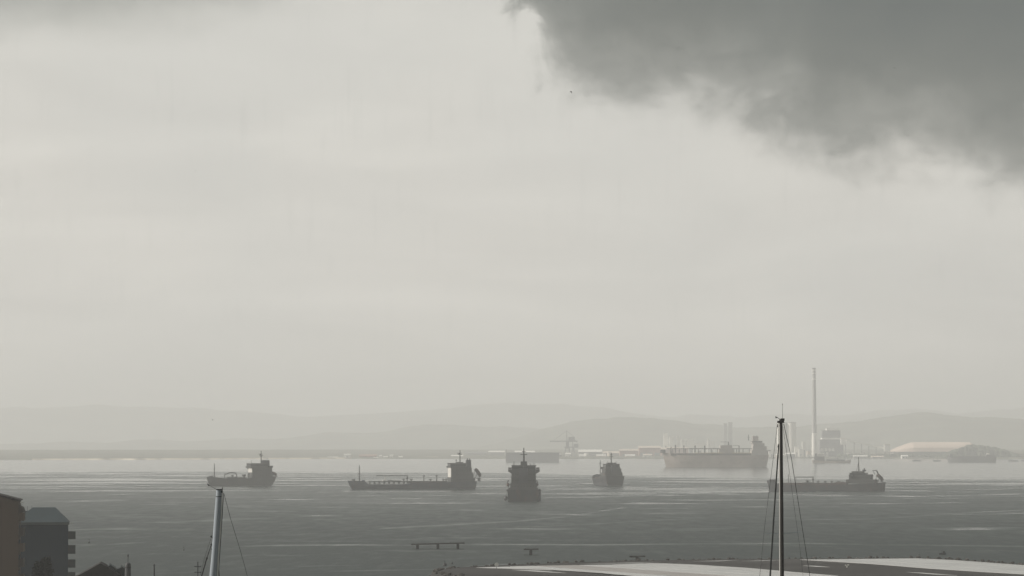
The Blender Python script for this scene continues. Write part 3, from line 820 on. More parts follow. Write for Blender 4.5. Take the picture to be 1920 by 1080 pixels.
S.mast(X(862), Z(866.6), Z(844), .38, [(Z(853), 1.6, True), (Z(858), 1.9, False)], Z(850.5)); S.vent(X(854), Z(868.5), Z(864), .22, 1.5)
S.mast(X(841.5), Z(877), Z(869.5), .16, (), None, "signal_staff", y=5)
S.funnel(X(882), X(873.5), 2.2, Z(877.2), Z(862.5), 2)
S.lifeboat(X(889.5), Z(879.5), X(900), Z(894.5), 0, 1.35); S.box("boat_deck", X(899.5), X(884), 4.5, Z(897.6), Z(896.6), m_house)
for q in (888, 898): S.box("deck_support", X(q), X(q) + .35, 4.2, Z(902.6), Z(897.7), m_house)
S.side_ports([X(q) for q in range(853, 882, 4)], 6.62, (Z(899.5),)); S.side_ports([X(q) for q in range(853, 880, 4)], 6.22, (Z(890.5),)); S.side_ports([X(q) for q in range(853, 878, 4)], 5.92, (Z(881.5),))
S.rails([(X(842), 6.9, Z(904.2)), (X(768), 6.9, Z(905.6)), (X(764), 6.9, Z(908)), (X(700), 6.9, Z(908.3))]); S.rails([(X(842), -6.9, Z(904.2)), (X(768), -6.9, Z(905.6)), (X(764), -6.9, Z(908)), (X(700), -6.9, Z(908.3))])
S.rails([(X(883), 6.0, Z(886)), (X(843), 6.0, Z(886))]); S.rails([(X(899.5), 5.2, Z(902.3)), (X(885), 6.4, Z(902.3))])
MB().box(X(661), X(658.5), 2.6, 3.3, Z(909), Z(906)).build("anchor", m_dark, S.root)

# --- the short tanker on the left
S = Ship("tanker", 452, 911.5, math.radians(28), 'short high-sided tanker on the left, just above the pale raked mast', 'tanker')
X, Z = S.X, S.Z
S.hull(X(512), X(390), 11, [(X(514), Z(893)), (X(500), Z(895)), (X(458), Z(897)), (X(420), Z(896.5)), (X(406), Z(895)), (X(388), Z(893.6))], m_hullG, rake=3.2, stern=3.6, bw=.4)
S.box("trunk_deck", X(458), X(436), 3.8, Z(897), Z(895.2), m_deck)
S.mast(X(404), Z(895), Z(869), .42, [(Z(880), .6, True)], None, "fore_mast"); S.winch(X(398), Z(894.6), 1.5); S.winch(X(398), Z(894.6), -1.5)
g = [(X(443.5), 0, Z(896)), (X(444), 0, Z(890)), (X(442), 0, Z(887)), (X(437), 0, Z(886.4)), (X(431), 0, Z(886.4)), (X(427), 0, Z(888)), (X(423), 0, Z(889.5))]
MB().path(g, .42).build("hose_crane", m_pipe, S.root)
MB().tube((X(422.5), 0, Z(896)), (X(422.5), 0, Z(888)), .3, .3).build("crane_rest", m_pipe, S.root); S.manifold(X(436), Z(894.6), 4.6); S.vent(X(436.5), Z(896), Z(893), .5)
S.box("deck_locker", X(459.5), X(454.5), 1.4, Z(893), Z(889.8), m_house); S.box("locker_stand", X(458), X(456), 1.0, Z(896.5), Z(893.02), m_house); S.vent(X(463.5), Z(896.5), Z(890), .35, 2.5)
S.box("deckhouse", X(505), X(468), 4.7, Z(896.2), Z(886), m_house); S.box("deckhouse", X(504), X(469), 4.4, Z(886) + .02, Z(877), m_house)
S.box("lit_house_front", X(468.6), X(468.6) + .25, 3.8, Z(895), Z(877.5), m_house_l)  # lit forward face done as a pale panel
S.wheelhouse(X(497), X(465.5), 4.0, Z(877) + .02, Z(869.3), 5.4, m_house)
S.mast(X(469), Z(868.5), Z(863.5), .15, (), None, "signal_staff", y=2)
S.funnel(X(502), X(489), 1.7, Z(877.2), Z(863), 0); S.box("aft_house", X(506), X(500), 3.8, Z(877.1), Z(873.5), m_house)
S.mast(X(488), Z(869), Z(845.5), .40, [(Z(854.5), 1.6, True), (Z(856.5), 1.8, False)], Z(852))
S.lifeboat(X(507), Z(887.5), X(516), Z(892), 0, 1.25); S.box("boat_deck", X(515.5), X(505), 3.4, Z(894.2), Z(893.4), m_house); S.mast(X(509), Z(887), Z(883), .14, (), None, "stern_davit")
S.side_ports([X(q) for q in range(478, 503, 5)], 4.72, (Z(891),)); S.side_ports([X(q) for q in range(478, 503, 5)], 4.42, (Z(881.5),))
S.rails([(X(462), 5.0, Z(896.8)), (X(420), 5.0, Z(896.4))]); S.rails([(X(462), -5.0, Z(896.8)), (X(420), -5.0, Z(896.4))]); S.rails([(X(404), 3.2, Z(894.6)), (X(391), .6, Z(893.6))])
MB().box(X(399), X(396), 2.2, 2.9, Z(903), Z(900)).build("anchor", m_dark, S.root)

# --- the right-hand tanker behind the dark mast
S = Ship("tanker", 1547, 921.3, math.radians(-15), 'low dark tanker on the right, its bow behind the tall dark mast', 'tanker')
X, Z = S.X, S.Z
S.hull(X(1655), X(1440), 14, [(X(1656), Z(904)), (X(1640), Z(905.5)), (X(1590), Z(908)), (X(1530), Z(909.5)), (X(1475), Z(908.5)), (X(1456), Z(906.5)), (X(1454), Z(902)), (X(1437), Z(900.5))], m_hullA, rake=2.2, stern=.6, bw=.75)
S.box("trunk_deck", X(1588), X(1470), 4.8, Z(909), Z(906.3), m_deck, .3); S.box("breakwater", X(1455), X(1446), 3.4, Z(902.2), Z(899.3), m_hullA)
S.hose_crane(X(1525), Z(907), Z(895.4), X(1492.5), .4); MB().tube((X(1493.5), 0, Z(907)), (X(1493.5), 0, Z(895.5)), .2, .2).build("crane_rest", m_pipe, S.root)
S.mast(X(1480), Z(907), Z(889), .26, (), None, "fore_mast"); S.manifold(X(1517), Z(905), 5.5); S.pipes(X(1585), X(1465), Z(905.6), (-2.6, -1.6, 1.6, 2.6)); S.vent(X(1515), Z(906), Z(903), .6)
for px in (1535, 1548, 1560, 1572): S.vent(X(px), Z(906.5), Z(904.2), .4, 1.5)
MB().blob((X(1575), 0, Z(906.6)), 5.5, 3.4, 1.3, 12, 6).build("tank_dome", m_deck, S.root)
S.box("deckhouse", X(1640), X(1588), 6.2, Z(906.5), Z(899), m_house); S.box("deckhouse", X(1632), X(1593), 5.8, Z(899) + .02, Z(892.5), m_house)
S.wheelhouse(X(1623), X(1594), 5.0, Z(892.5) + .02, Z(887), 7.0, m_house); S.box("monkey_island", X(1618), X(1597), 3.4, Z(886.3), Z(883.5), m_house)
S.mast(X(1608.5), Z(883.6), Z(857), .34, [(Z(870), 1.3, False)], None); MB().path([(X(1608.5), 0, Z(866)), (X(1604.5), 0, Z(883.5))], .14).path([(X(1608.5), 0, Z(879)), (X(1612), 0, Z(883.5))], .2).build("mast_stay", m_house, S.root)
S.funnel(X(1621.5), X(1615.5), 1.6, Z(883.8), Z(880.5), 1)
S.box("aft_house", X(1633), X(1622), 4.8, Z(892.4), Z(889.5), m_house)
S.lifeboat(X(1641), Z(890), X(1652), Z(902), 0, 1.3)
d = MB().path([(X(1650), -1.6, Z(903)), (X(1641), -1.6, Z(882)), (X(1634.5), -1.6, Z(882.5))], .26).path([(X(1650), 1.6, Z(903)), (X(1641), 1.6, Z(882)), (X(1634.5), 1.6, Z(882.5))], .26).path([(X(1634.5), -1.6, Z(882.5)), (X(1634.5), 1.6, Z(882.5))], .2).path([(X(1634.5), 0, Z(882.5)), (X(1638), 0, Z(890))], .2)
d.build("stern_davit", m_pipe, S.root)
S.side_ports([X(q) for q in range(1600, 1638, 5)], 6.22, (Z(902.5),)); S.side_ports([X(q) for q in range(1600, 1630, 5)], 5.82, (Z(895.5),))
S.rails([(X(1588), 6.3, Z(908)), (X(1475), 6.3, Z(908.6))]); S.rails([(X(1655), 5.6, Z(904)), (X(1642), 6.2, Z(905))])

# --- stern-on tanker in the middle (bow away from the camera)
S = Ship("tanker", 981, 941.3, math.radians(-1.5), 'nearest tanker, seen stern-on with bridge wings spread, in the middle of the bay', 'tanker', rot=math.pi / 2)
m_ = S.mpp
def Yp(px): return (S.cx - px) * m_            # local y (port) is to the left
Z = S.Z
S.hull(0, 88, 18.4, [(0, Z(918)), (12, Z(918.5)), (26, Z(921)), (78, Z(922)), (80, Z(914)), (88, Z(912))], m_hullA, rake=4, stern=.8, transom=.98, bw=.93)
S.box("poop_bulwark", .3, 1.0, 8.6, Z(918) + .02, Z(914.8), m_house)
S.box("deckhouse", 3, 22, 7.6, Z(919), Z(907), m_house); S.box("deckhouse", 5, 21, 7.0, Z(907) + .02, Z(895), m_house); S.box("deckhouse", 7, 20.5, 6.95, Z(895) + .02, Z(884.2), m_house)
S.wheelhouse(9.5, 20, 6.9, Z(884.2) + .02, Z(873.5), 9.2, m_house)
for sg in (1, -1): MB().box(14, 17, sg * 7.2, sg * 9.1, Z(880), Z(877)).build("wing_cab", m_house, S.root)
S.funnel(3.5, 8.8, 2.6, Z(907.2), Z(878.5), 3)
S.box("mast_house", 14.5, 18, 1.9, Z(873), Z(865.5), m_house, .12)
S.mast(16, Z(865.6), Z(840), .42, [(Z(853.3), 2.0, False), (Z(848), 1.0, False)], Z(856)); S.mast(15, Z(873), Z(865.5), .18, (), None, "signal_staff", y=Yp(962.5)); S.mast(15, Z(873), Z(869.5), .18, (), None, "signal_staff", y=Yp(993)); S.mast(15, Z(873), Z(868), .10, (), None, "whip_aerial", y=Yp(1000))
# side davits and boats
for px, sg in ((952.5, 1), (1005, -1)):
    y = Yp(px); dv = MB().path([(10, y, Z(914)), (10, y + sg * .7, Z(906)), (10, y + sg * .1, Z(901))], .3).path([(14, y, Z(914)), (14, y + sg * .7, Z(906)), (14, y + sg * .1, Z(901))], .3)
    dv.build("boat_davit", m_pipe, S.root); MB().blob((12, y + sg * .3, Z(909.5)), 3.0, .95, 1.1, 10, 6).build("rescue_boat", m_boat, S.root, True)
MB().blob((6, Yp(947.5), Z(934.5)), 3.2, 1.35, 1.5, 12, 8).build("rubber_fender", m_dark, S.root, True); MB().path([(6, Yp(948), Z(931)), (6, Yp(952.5), Z(918))], .12).build("fender_rope", m_dark, S.root)
MB().blob((6, Yp(1011.3), Z(919.8)), 1.2, .75, 1.0, 12, 8).build("rubber_fender", m_dark, S.root, True); MB().blob((4, Yp(950.5), Z(919.3)), .7, .55, .6, 10, 6).build("rubber_fender", m_dark, S.root, True)
S.portholes(2.95, 7, (Z(912),), [-6, -4.2, -2.4, -.6, 1.2, 3, 4.8, 6]); S.portholes(4.95, 7, (Z(901),), [-6, -4.4, -3.2, 3.2, 4.4, 6]); S.portholes(6.95, 7, (Z(889.5),), [-6, -4.4, -3.2, 3.2, 4.4, 6])
for zz, w in ((906.4, 7.4), (894.4, 7.2)): S.box("deck_edge", 2.6, 21.5, w, Z(zz + .8), Z(zz) , m_house)
S.rails([(0.6, 8.6, Z(918)), (0.6, -8.6, Z(918))], 1.1, 2.0); S.rails([(5, 7.3, Z(907)), (5, -7.3, Z(907))], 1.1, 2.0); S.rails([(9.6, 6.6, Z(873)), (9.6, -6.6, Z(873))], 1.0, 2.0)
S.mast(70, Z(914), Z(888), .3, (), None, "fore_mast")
S.box("trunk_deck", 26, 76, 6, Z(922), Z(919), m_deck); S.pipes(28, 74, Z(918), (-1.5, 1.5))

# --- small stern-quarter tanker right of centre (bow away and to the left)
S = Ship("tanker", 1152, 911.0, math.radians(9.5), 'small tanker seen from its stern quarter, right of the stern-on tanker', 'tanker', rot=math.pi / 2)
m_ = S.mpp
def Yq(px): return (S.cx - px) * m_ 
Z = S.Z
S.hull(-4, 74, 15.6, [(-4, Z(892.5)), (12, Z(894)), (24, Z(897)), (60, Z(898)), (64, Z(893)), (74, Z(890.5))], m_hullA, rake=3.5, stern=1.6, transom=.96, bw=.78)
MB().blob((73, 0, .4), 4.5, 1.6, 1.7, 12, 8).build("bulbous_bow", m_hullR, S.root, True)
S.box("deckhouse", 2, 20, 7.1, Z(894), Z(886.5), m_house); S.box("deckhouse", 4, 19.5, 6.5, Z(886.5) + .02, Z(878.5), m_house); 
S.wheelhouse(7, 19, 5.7, Z(878.5) + .02, Z(870.5), 7.9, m_house); S.box("mast_house", 10, 16, 3.4, Z(870) + .02, Z(867.8), m_house)
S.funnel(2.8, 6.4, 1.8, Z(886.6), Z(872), 2)
S.mast(13, Z(868), Z(849), .38, [(Z(857), 1.5, False), (Z(853), .9, False)], Z(860)); S.mast(9, Z(870), Z(864), .16, (), None, "signal_staff", y=3.6); S.mast(9, Z(870), Z(864.5), .16, (), None, "signal_staff", y=-3.2)
S.mast(60, Z(896), Z(863.5), .36, [(Z(870), .9, False)], None, "fore_mast")
for sg in (1, -1):
    MB().path([(4, sg * 6.9, Z(893)), (4, sg * 7.3, Z(888)), (4, sg * 6.6, Z(884.5))], .25).build("boat_davit", m_pipe, S.root)
    MB().blob((6, sg * 7.0, Z(889.5)), 2.6, .8, .9, 10, 6).build("rescue_boat", m_boat, S.root, True)
S.portholes(1.96, 6, (Z(890),), [-5, -3.3, -1.6, 1.6, 3.3, 5]); S.portholes(3.94, 6, (Z(882.5),), [-4.4, -3, 3, 4.4])
S.rails([(-3.6, 7.0, Z(892.6)), (-3.6, -7.0, Z(892.6))], 1.1, 2.0); S.pipes(18, 58, Z(895.5), (-1.5, 1.5)); S.box("trunk_deck", 16, 58, 4.6, Z(898), Z(896), m_deck)
S.hose_crane(36, Z(897), Z(886), 26, .35)

# --- the big tanker far off
S = Ship("tanker", 1345, 875.6, math.radians(4), 'big faint tanker lying broadside far off, left of the tall dark mast', 'tanker')
X, Z = S.X, S.Z
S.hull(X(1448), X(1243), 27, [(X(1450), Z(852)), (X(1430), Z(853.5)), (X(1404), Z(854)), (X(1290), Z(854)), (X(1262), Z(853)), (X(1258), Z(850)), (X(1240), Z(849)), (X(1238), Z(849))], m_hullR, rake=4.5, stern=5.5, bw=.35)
S.box("trunk_deck", X(1412), X(1256), 9, Z(854), Z(850), m_deck, .8); S.box("pipe_rack", X(1354), X(1305), 8.6, Z(850) + .03, Z(848.8), m_yel); S.box("pipe_rack", X(1421), X(1372), 8.6, Z(850) + .03, Z(848.8), m_yel)
MB().box(X(1410), X(1250), -1.4, 1.4, Z(842.2), Z(840.6)).build("catwalk", m_pipe, S.root)
for px in range(1262, 1410, 12): S.box("catwalk_leg", X(px), X(px) + .9, 1.0, Z(849.9), Z(842.25), m_pipe)
for px in (1266, 1282, 1303, 1321): S.vent(X(px), Z(849), Z(834.5 + (px % 3)), .9, 2, False)
S.mast(X(1258), Z(850), Z(838), .8, (), None, "fore_mast"); S.box("windlass_house", X(1247), X(1238.5), 4, Z(849.2), Z(843), m_house)
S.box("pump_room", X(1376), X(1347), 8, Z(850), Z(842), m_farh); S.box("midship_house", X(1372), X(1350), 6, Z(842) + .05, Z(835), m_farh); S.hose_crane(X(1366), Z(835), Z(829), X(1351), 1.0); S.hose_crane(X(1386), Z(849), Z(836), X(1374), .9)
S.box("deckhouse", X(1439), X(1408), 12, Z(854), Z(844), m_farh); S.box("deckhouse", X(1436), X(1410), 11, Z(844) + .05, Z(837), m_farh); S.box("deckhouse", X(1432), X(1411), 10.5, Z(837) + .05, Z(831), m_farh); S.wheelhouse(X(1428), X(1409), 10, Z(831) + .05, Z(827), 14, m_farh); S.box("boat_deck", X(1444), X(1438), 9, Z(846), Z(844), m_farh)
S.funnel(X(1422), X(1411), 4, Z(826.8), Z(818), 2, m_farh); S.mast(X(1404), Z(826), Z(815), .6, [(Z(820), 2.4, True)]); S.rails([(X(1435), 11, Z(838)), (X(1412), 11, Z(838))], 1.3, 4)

# --- grey floating dock far off behind the stern-on tanker
S = Ship("floating_dock", 999, 866.3, 0.0, 'faint grey box-shaped floating dock far off behind the stern-on tanker', 'floating dock', group='vessels along the far shore')
X, Z = S.X, S.Z
S.box("pontoon", X(1048), X(950), 18, -3, Z(860), m_grey); S.box("side_wall", X(1048), X(950), 2.5, Z(860) + .05, Z(848.5), m_grey, y=15); S.box("side_wall", X(1048), X(950), 2.5, Z(860) + .05, Z(848.5), m_grey, y=-15)
S.box("end_gate", X(1047.5), X(1046), 12.4, Z(860) + .05, Z(849.5), m_grey); S.box("end_gate", X(952), X(950.5), 12.4, Z(860) + .05, Z(849.5), m_grey)
S.box("control_cabin", X(1054), X(1048.5), 3, Z(853.5), Z(849.5), m_white, y=15); S.mast(X(949.2), Z(866), Z(842.5), .7, (), None, "light_mast", y=15)
S.box("cabin_bracket", X(1053), X(1048.4), 1, Z(856), Z(853.6), m_grey, y=15)

# --- coaster and smaller craft under the far shore, right
S = Ship("coaster", 1559, 868.2, 0.0, 'faint little coaster far off below the chimney with its bridge at the left', 'coaster', rot=0.0, group='vessels along the far shore')
def X(px): return (px - 1559) * S.mpp
Z = S.Z
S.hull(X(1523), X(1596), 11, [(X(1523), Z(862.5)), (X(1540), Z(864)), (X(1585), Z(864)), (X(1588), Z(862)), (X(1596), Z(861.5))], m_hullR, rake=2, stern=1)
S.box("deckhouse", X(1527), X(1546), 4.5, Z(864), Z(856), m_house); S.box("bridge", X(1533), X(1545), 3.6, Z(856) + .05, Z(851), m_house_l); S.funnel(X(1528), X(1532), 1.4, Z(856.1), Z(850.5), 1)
S.mast(X(1571), Z(864), Z(856.5), .6, (), None, "derrick_mast"); S.box("hatch_cover", X(1550), X(1584), 3.6, Z(864), Z(861.6), m_house)
S = Ship("bulk_barge", 1823, 866.6, 0.0, 'faint grey bulk barge moored below the wooded knoll on the right', 'barge', group='vessels along the far shore')
X, Z = S.X, S.Z
S.hull(X(1871), X(1776), 18, [(X(1871), Z(857)), (X(1850), Z(858)), (X(1790), Z(858)), (X(1776), Z(856.5))], m_grey, rake=2, stern=1.5, transom=.95)
S.box("hatch_coaming", X(1862), X(1785), 6, Z(858), Z(855.5), m_grey); S.box("deckhouse", X(1786), X(1780), 5, Z(857), Z(851), m_grey); S.box("deckhouse", X(1866), X(1848), 5, Z(857), Z(852.5), m_grey); S.box("bridge", X(1855), X(1850.5), 4, Z(852.5) + .05, Z(849.5), m_white); S.mast(X(1838), Z(857), Z(849), .5, (), None, "light_mast")
for k, (x0, x1, wl, dh, lab) in enumerate(((1709, 1728, 865, 0, 'small low faint workboat left of its cabin-topped neighbour, far right shore'), (1748, 1764, 865.3, 5.5, 'small faint workboat with pale cabin left of the grey bulk barge'),
                                        (1890, 1909, 865.5, 2.5, 'faint low lighter right of the grey bulk barge'), (1914, 1934, 865.3, 2.5, 'faint lighter cut by the right edge of the picture'))):
    S = Ship("workboat", (x0 + x1) / 2, wl, 0.0, lab, 'workboat', group='vessels along the far shore')
    X, Z = S.X, S.Z
    S.hull(X(x1), X(x0), 6, [(X(x1), Z(wl - 2.2)), (X(x0), Z(wl - 3.0))], m_grey, rake=1.5, stern=.5)
    S.box("wheelhouse", X(x0 + 9), X(x0 + 4), 1.8, Z(wl - 2.2), Z(wl - max(3.2, dh)), m_white if dh > 4 else m_grey)

# ------------------------------------------------------------------ runway on its spit of reclaimed land
ZR = 3.0
m_asph = mat("runway_asphalt", (0.050, 0.048, 0.046), 0.95, 0.35, 0.03, spec=0.06)
m_rock = mat("armour_rock", (0.065, 0.060, 0.055), 0.95, 0.4, 0.6, spec=0.05)
m_slab = mat("wet_concrete", (0.44, 0.435, 0.42), 0.26, 0.12, 0.05, spec=0.42)
m_slab_d = mat("damp_concrete", (0.30, 0.28, 0.265), 0.5, 0.15, 0.05, spec=0.3)
far_edge = [(812, 1073), (822, 1069), (850, 1064.5), (900, 1061.5), (1000, 1057.5), (1100, 1053.5), (1200, 1051.3), (1300, 1049.3), (1400, 1048.2), (1500, 1047.4), (1620, 1046.2), (1720, 1045.4), (1780, 1048.5), (1850, 1053.5), (1920, 1058.5), (2050, 1068), (2300, 1085)]
near_edge = [(2500, 1140), (1700, 1180), (1200, 1130), (1000, 1100), (880, 1081), (838, 1077)]
top = [on_z(x, y, ZR) for x, y in far_edge + near_edge]
cen = sum(top, Vector()) / len(top)
n = len(top)
mb = MB()
mb.v = [tuple(p) for p in top]
for i, p in enumerate(top):
    q = top[(i + 1) % n] - top[i - 1]; nrm = Vector((q.y, -q.x, 0)).normalized()
    if nrm.dot(p - cen) < 0: nrm = -nrm
    mb.v.append((p.x + nrm.x * 5, p.y + nrm.y * 5, -1.5))
mb.f = [tuple(range(n))] + [(i, (i + 1) % n, n + (i + 1) % n, n + i) for i in range(n)]
runway = tag(mb.build("runway", m_asph), kind='structure')
# loose armour rock round the edge: too small to pick apart, one part
mb = MB()
edge_pts = [on_z(x, y, ZR) for x, y in near_edge[-2:] + far_edge]
for a, b in zip(edge_pts[:-1], edge_pts[1:]):
    L = (b - a).length
    for k in range(int(L * 3.2)):
        p = a + (b - a) * random.random(); r = random.uniform(.16, .5) ** 1.0
        o_ = random.uniform(-1.0, 3.5)
        mb.blob((p.x + random.uniform(-.5, .5), p.y + o_, ZR + .12 - max(0, o_) * .7 + random.uniform(-.3, .2)), r * 1.2, r, r * .75, 6, 4, .25)
rk = mb.build("rock_armour", m_rock, runway); rk['kind'] = 'stuff'

def clip(poly, nx, ny, d):
    out = []
    for i in range(len(poly)):
        a, b = poly[i], poly[(i + 1) % len(poly)]
        da, db = a.x * nx + a.y * ny - d, b.x * nx + b.y * ny - d
        if da >= 0: out.append(a)
        if (da >= 0) != (db >= 0): out.append(a + (b - a) * (da / (da - db)))
    return out
def strips(poly_px, d0, d1, width, gap, zoff, mats, name):
    P = [on_z(x, y, ZR) for x, y in poly_px]
    u = (on_z(*d1, ZR) - on_z(*d0, ZR)); u.z = 0; u.normalize()
    nx, ny = -u.y, u.x
    vals = [p.x * nx + p.y * ny for p in P]
    d = min(vals); k = 0
    while d < max(vals):
        w = width * random.uniform(.7, 1.35)
        q = clip(clip(P, nx, ny, d), -nx, -ny, -(d + w))
        if len(q) >= 3:
            mb = MB(); nq = len(q)
            mb.v = [(p.x, p.y, ZR + zoff) for p in q] + [(p.x, p.y, ZR + zoff + .05) for p in q]
            mb.f = [tuple(range(nq, 2 * nq))] + [(i, (i + 1) % nq, nq + (i + 1) % nq, nq + i) for i in range(nq)]
            mb.build(name, mats[k % len(mats)], runway)
        d += w + gap * random.uniform(.4, 1.5); k += 1
strips([(893, 1064.6), (1000, 1061.2), (1145, 1059), (1215, 1056.2), (1250, 1056.8), (1300, 1058.8), (1400, 1065), (1480, 1072), (1560, 1079), (1640, 1087), (1300, 1090), (1190, 1081), (1130, 1074.5), (1060, 1070), (960, 1066.5)],
       (1250, 1057), (1480, 1072), 9.5, 1.1, .004, (m_slab, m_slab, m_slab_d, m_slab), "concrete_strip")
strips([(1500, 1049.6), (1600, 1048.6), (1720, 1047.2), (1790, 1050.5), (1920, 1060), (2100, 1073), (2100, 1092), (1920, 1077), (1850, 1073), (1740, 1066), (1640, 1058), (1560, 1053)],
       (1600, 1054), (1850, 1073), 13, .45, .004, (m_slab,), "concrete_strip")
for poly in ([(1506, 1060.6), (1530, 1061), (1556, 1063.4), (1530, 1062.6)], [(1700, 1072.6), (1730, 1074), (1795, 1079), (1750, 1077)], [(1300, 1052.6), (1340, 1051.6), (1385, 1050.4), (1350, 1052.2)], [(1390, 1052), (1430, 1051), (1470, 1049.6), (1430, 1051.8)],
             [(960, 1068.4), (1010, 1070), (1062, 1074.6), (1010, 1072)], [(1085, 1057.6), (1180, 1055.2), (1240, 1053.6), (1180, 1056)]):
    P = [on_z(x, y, ZR) for x, y in poly]
    mb = MB(); k = len(P); mb.v = [(p.x, p.y, ZR + .003) for p in P] + [(p.x, p.y, ZR + .03) for p in P]
    mb.f = [tuple(range(k, 2 * k))] + [(i, (i + 1) % k, k + (i + 1) % k, k + i) for i in range(k)]
    mb.build("wet_patch", m_slab, runway)
# little things standing on the runway edge
p = on_z(931, 1066, ZR)
r = empty("distance_marker", p, 0, 'small pale round marker board near the rounded tip of the runway', 'marker')
MB().tube((0, 0, 0), (0, 0, .5), .06).build("post", m_pipe, r); MB().tube((0, -.05, .95), (0, .05, .95), .5, .5, 16).build("board", mat("marker_white", (.5, .5, .46), .6, .1, 1), r)
p = on_z(1588, 1064, ZR)
r = empty("light_bracket", p, 0, 'tiny white bracket light on the dark strip between the pale concrete areas', 'light')
MB().tube((0, 0, 0), (-.25, 0, .5), .07).tube((0, 0, 0), (.3, 0, .55), .07).build("bracket", m_white, r); MB().box(-.5, -.1, -.12, .12, .5, .65).box(.1, .55, -.12, .12, .55, .7).build("lamp_head", m_white, r)

# ------------------------------------------------------------------ approach-light jetties in the water
m_tim = mat("wet_timber", (0.035, 0.033, 0.030), 0.8, 0.3, 0.8, spec=.1)
def jetty(px0, px1, ytop, posts, ybase, label, tilt=0.0):
    Y = on_z((px0 + px1) / 2, ybase).y; mp = Y / F
    cx = (px0 + px1) / 2
    r = empty("light_jetty", on_z(cx, ybase), 0, label, 'jetty', 'approach-light jetties')
    zt = at(cx, ytop, Y).z
    w = (px1 - px0) * mp / 2
    k = max(1, int(w * 2 / 2.2)) if len(posts) > 1 else 1
    MB().add([(-w, -.7, zt - .42 - tilt), (w, -.7, zt - .42 + tilt), (w, .7, zt - .42 + tilt), (-w, .7, zt - .42 - tilt), (-w, -.7, zt - tilt), (w, -.7, zt + tilt), (w, .7, zt + tilt), (-w, .7, zt - tilt)],
             [(3, 2, 1, 0), (4, 5, 6, 7), (0, 1, 5, 4), (1, 2, 6, 5), (2, 3, 7, 6), (3, 0, 4, 7)]).build("deck_beam", m_tim, r)
    for q in posts:
        x = (q - cx) * mp
        MB().box(x - .42, x + .42, -.42, .42, -2.5, zt - .44 - tilt * (-x / w)).build("post", m_tim, r)
    MB().box(-w * .98, w * .98, .1, .3, .02, .14).build("waterline_strip", m_tim, r)  # thin dark strip along the waterline
    for q in np.linspace(px0 + 3, px1 - 3, 2 + 3 * (len(posts) > 1)):
        x = (q - cx) * mp
        MB().tube((x, 0, zt - .05 + tilt * x / w), (x, 0, zt + .28 + tilt * x / w), .1, .08, 6).build("light_fitting", m_dark, r)
jetty(771.5, 871, 1018.2, (783, 821, 858.5), 1029.8, 'longest dark light jetty on three posts, leftmost of the row in the water', .22)
jetty(982, 1010, 1028.5, (995.3,), 1041, 'T-shaped dark light jetty on a single post, middle one of the row', .05)
jetty(1180, 1210, 1042, (1194.5,), 1051.5, 'T-shaped dark light jetty half hidden behind the runway edge', .05)

# ------------------------------------------------------------------ buoys and markers
def buoy(px, ybase, h, w, label, kind):
    p = on_z(px, ybase); mp = p.y / F
    r = empty("marker_buoy", p, 0, label, 'buoy', 'buoys in the bay')
    H_, W = h * mp, w * mp / 2
    if kind == 0:
        MB().lathe((0, 0, 0), [(W * .8, -.4), (W, .1), (W * .85, H_ * .3), (W * .3, H_ * .45)], 12).build("float", m_dark, r)
        MB().tube((0, 0, H_ * .4), (0, 0, H_), W * .25, W * .12, 6).build("stem", m_dark, r)
        MB().blob((0, 0, H_ * .9), W * .4, W * .4, W * .5, 8, 5).build("topmark", m_dark, r)
    else:
        MB().blob((0, 0, W * .6), W, W, W * .9, 10, 6).build("float", m_dark, r)
        MB().tube((0, 0, W), (0, 0, H_), W * .22, W * .12, 6).build("staff", m_dark, r)
buoy(167, 1018.5, 8, 4.5, 'dark buoy in the water right of the blue building', 0)
buoy(344.5, 1032.5, 7.5, 4.5, 'dark buoy left of the pale raked mast', 0)
buoy(834, 1061, 10, 7.5, 'larger of two dark buoys off the rounded tip of the runway', 1)
buoy(847.5, 1057.5, 7, 4.5, 'smaller of two dark buoys off the rounded tip of the runway', 1)
buoy(1723, 1041.5, 7, 2, 'thin dark stake in the water beyond the runway corner', 0)
p = on_z(1767, 1040); 
r = empty("rowing_boat", p, 0, 'small dark open boat beyond the far corner of the runway', 'boat')
S_ = Ship.__new__(Ship); S_.root = r; S_.mpp = p.y / F
S_.hull(-1.1, 1.1, .9, [(-1.1, .5), (1.1, .62)], m_dark, rake=.25, stern=.1)
MB().box(.1, .7, -.3, .3, .55, 1.05).build("engine_box", m_dark, r); MB().tube((-.3, 0, .5), (-.3, 0, 1.3), .05).build("staff", m_dark, r)

# ------------------------------------------------------------------ quay with the buildings on the left
m_quay = mat("quay_ground", (0.10, 0.10, 0.09), 0.9, 0.3, 0.1)
mb = MB().prism_z([(-420, 380), (-36, 380), (-40, 560), (-72, 640), (-86, 745), (-420, 800)], -3, 2.0)
quay = tag(mb.build("quay_ground", m_quay), kind='structure')
ZG = 2.0

m_tan = mat("tan_render", (0.080, 0.054, 0.036), 0.9, 0.12, 0.15, streak=.3)
m_tan_d = mat("balcony_brown", (0.045, 0.037, 0.030), 0.9, 0.15, 0.3)
m_blue = mat("blue_grey_render", (0.020, 0.034, 0.048), 0.9, 0.12, 0.15, streak=.3)
m_blue_roof = mat("blue_grey_roof_sheet", (0.036, 0.052, 0.058), 0.7, 0.12, 0.3)
m_fascia = mat("pale_fascia", (0.10, 0.115, 0.115), 0.7, 0.1, 0.3)
m_tile = mat("dark_roof_tile", (0.025, 0.022, 0.020), 0.9, 0.3, 1.2)
m_gut = mat("white_gutter", (0.70, 0.70, 0.66), 0.4, 0.05, 1)
m_balc = mat("balcony_grey", (0.045, 0.050, 0.052), 0.85, 0.15, 0.5)

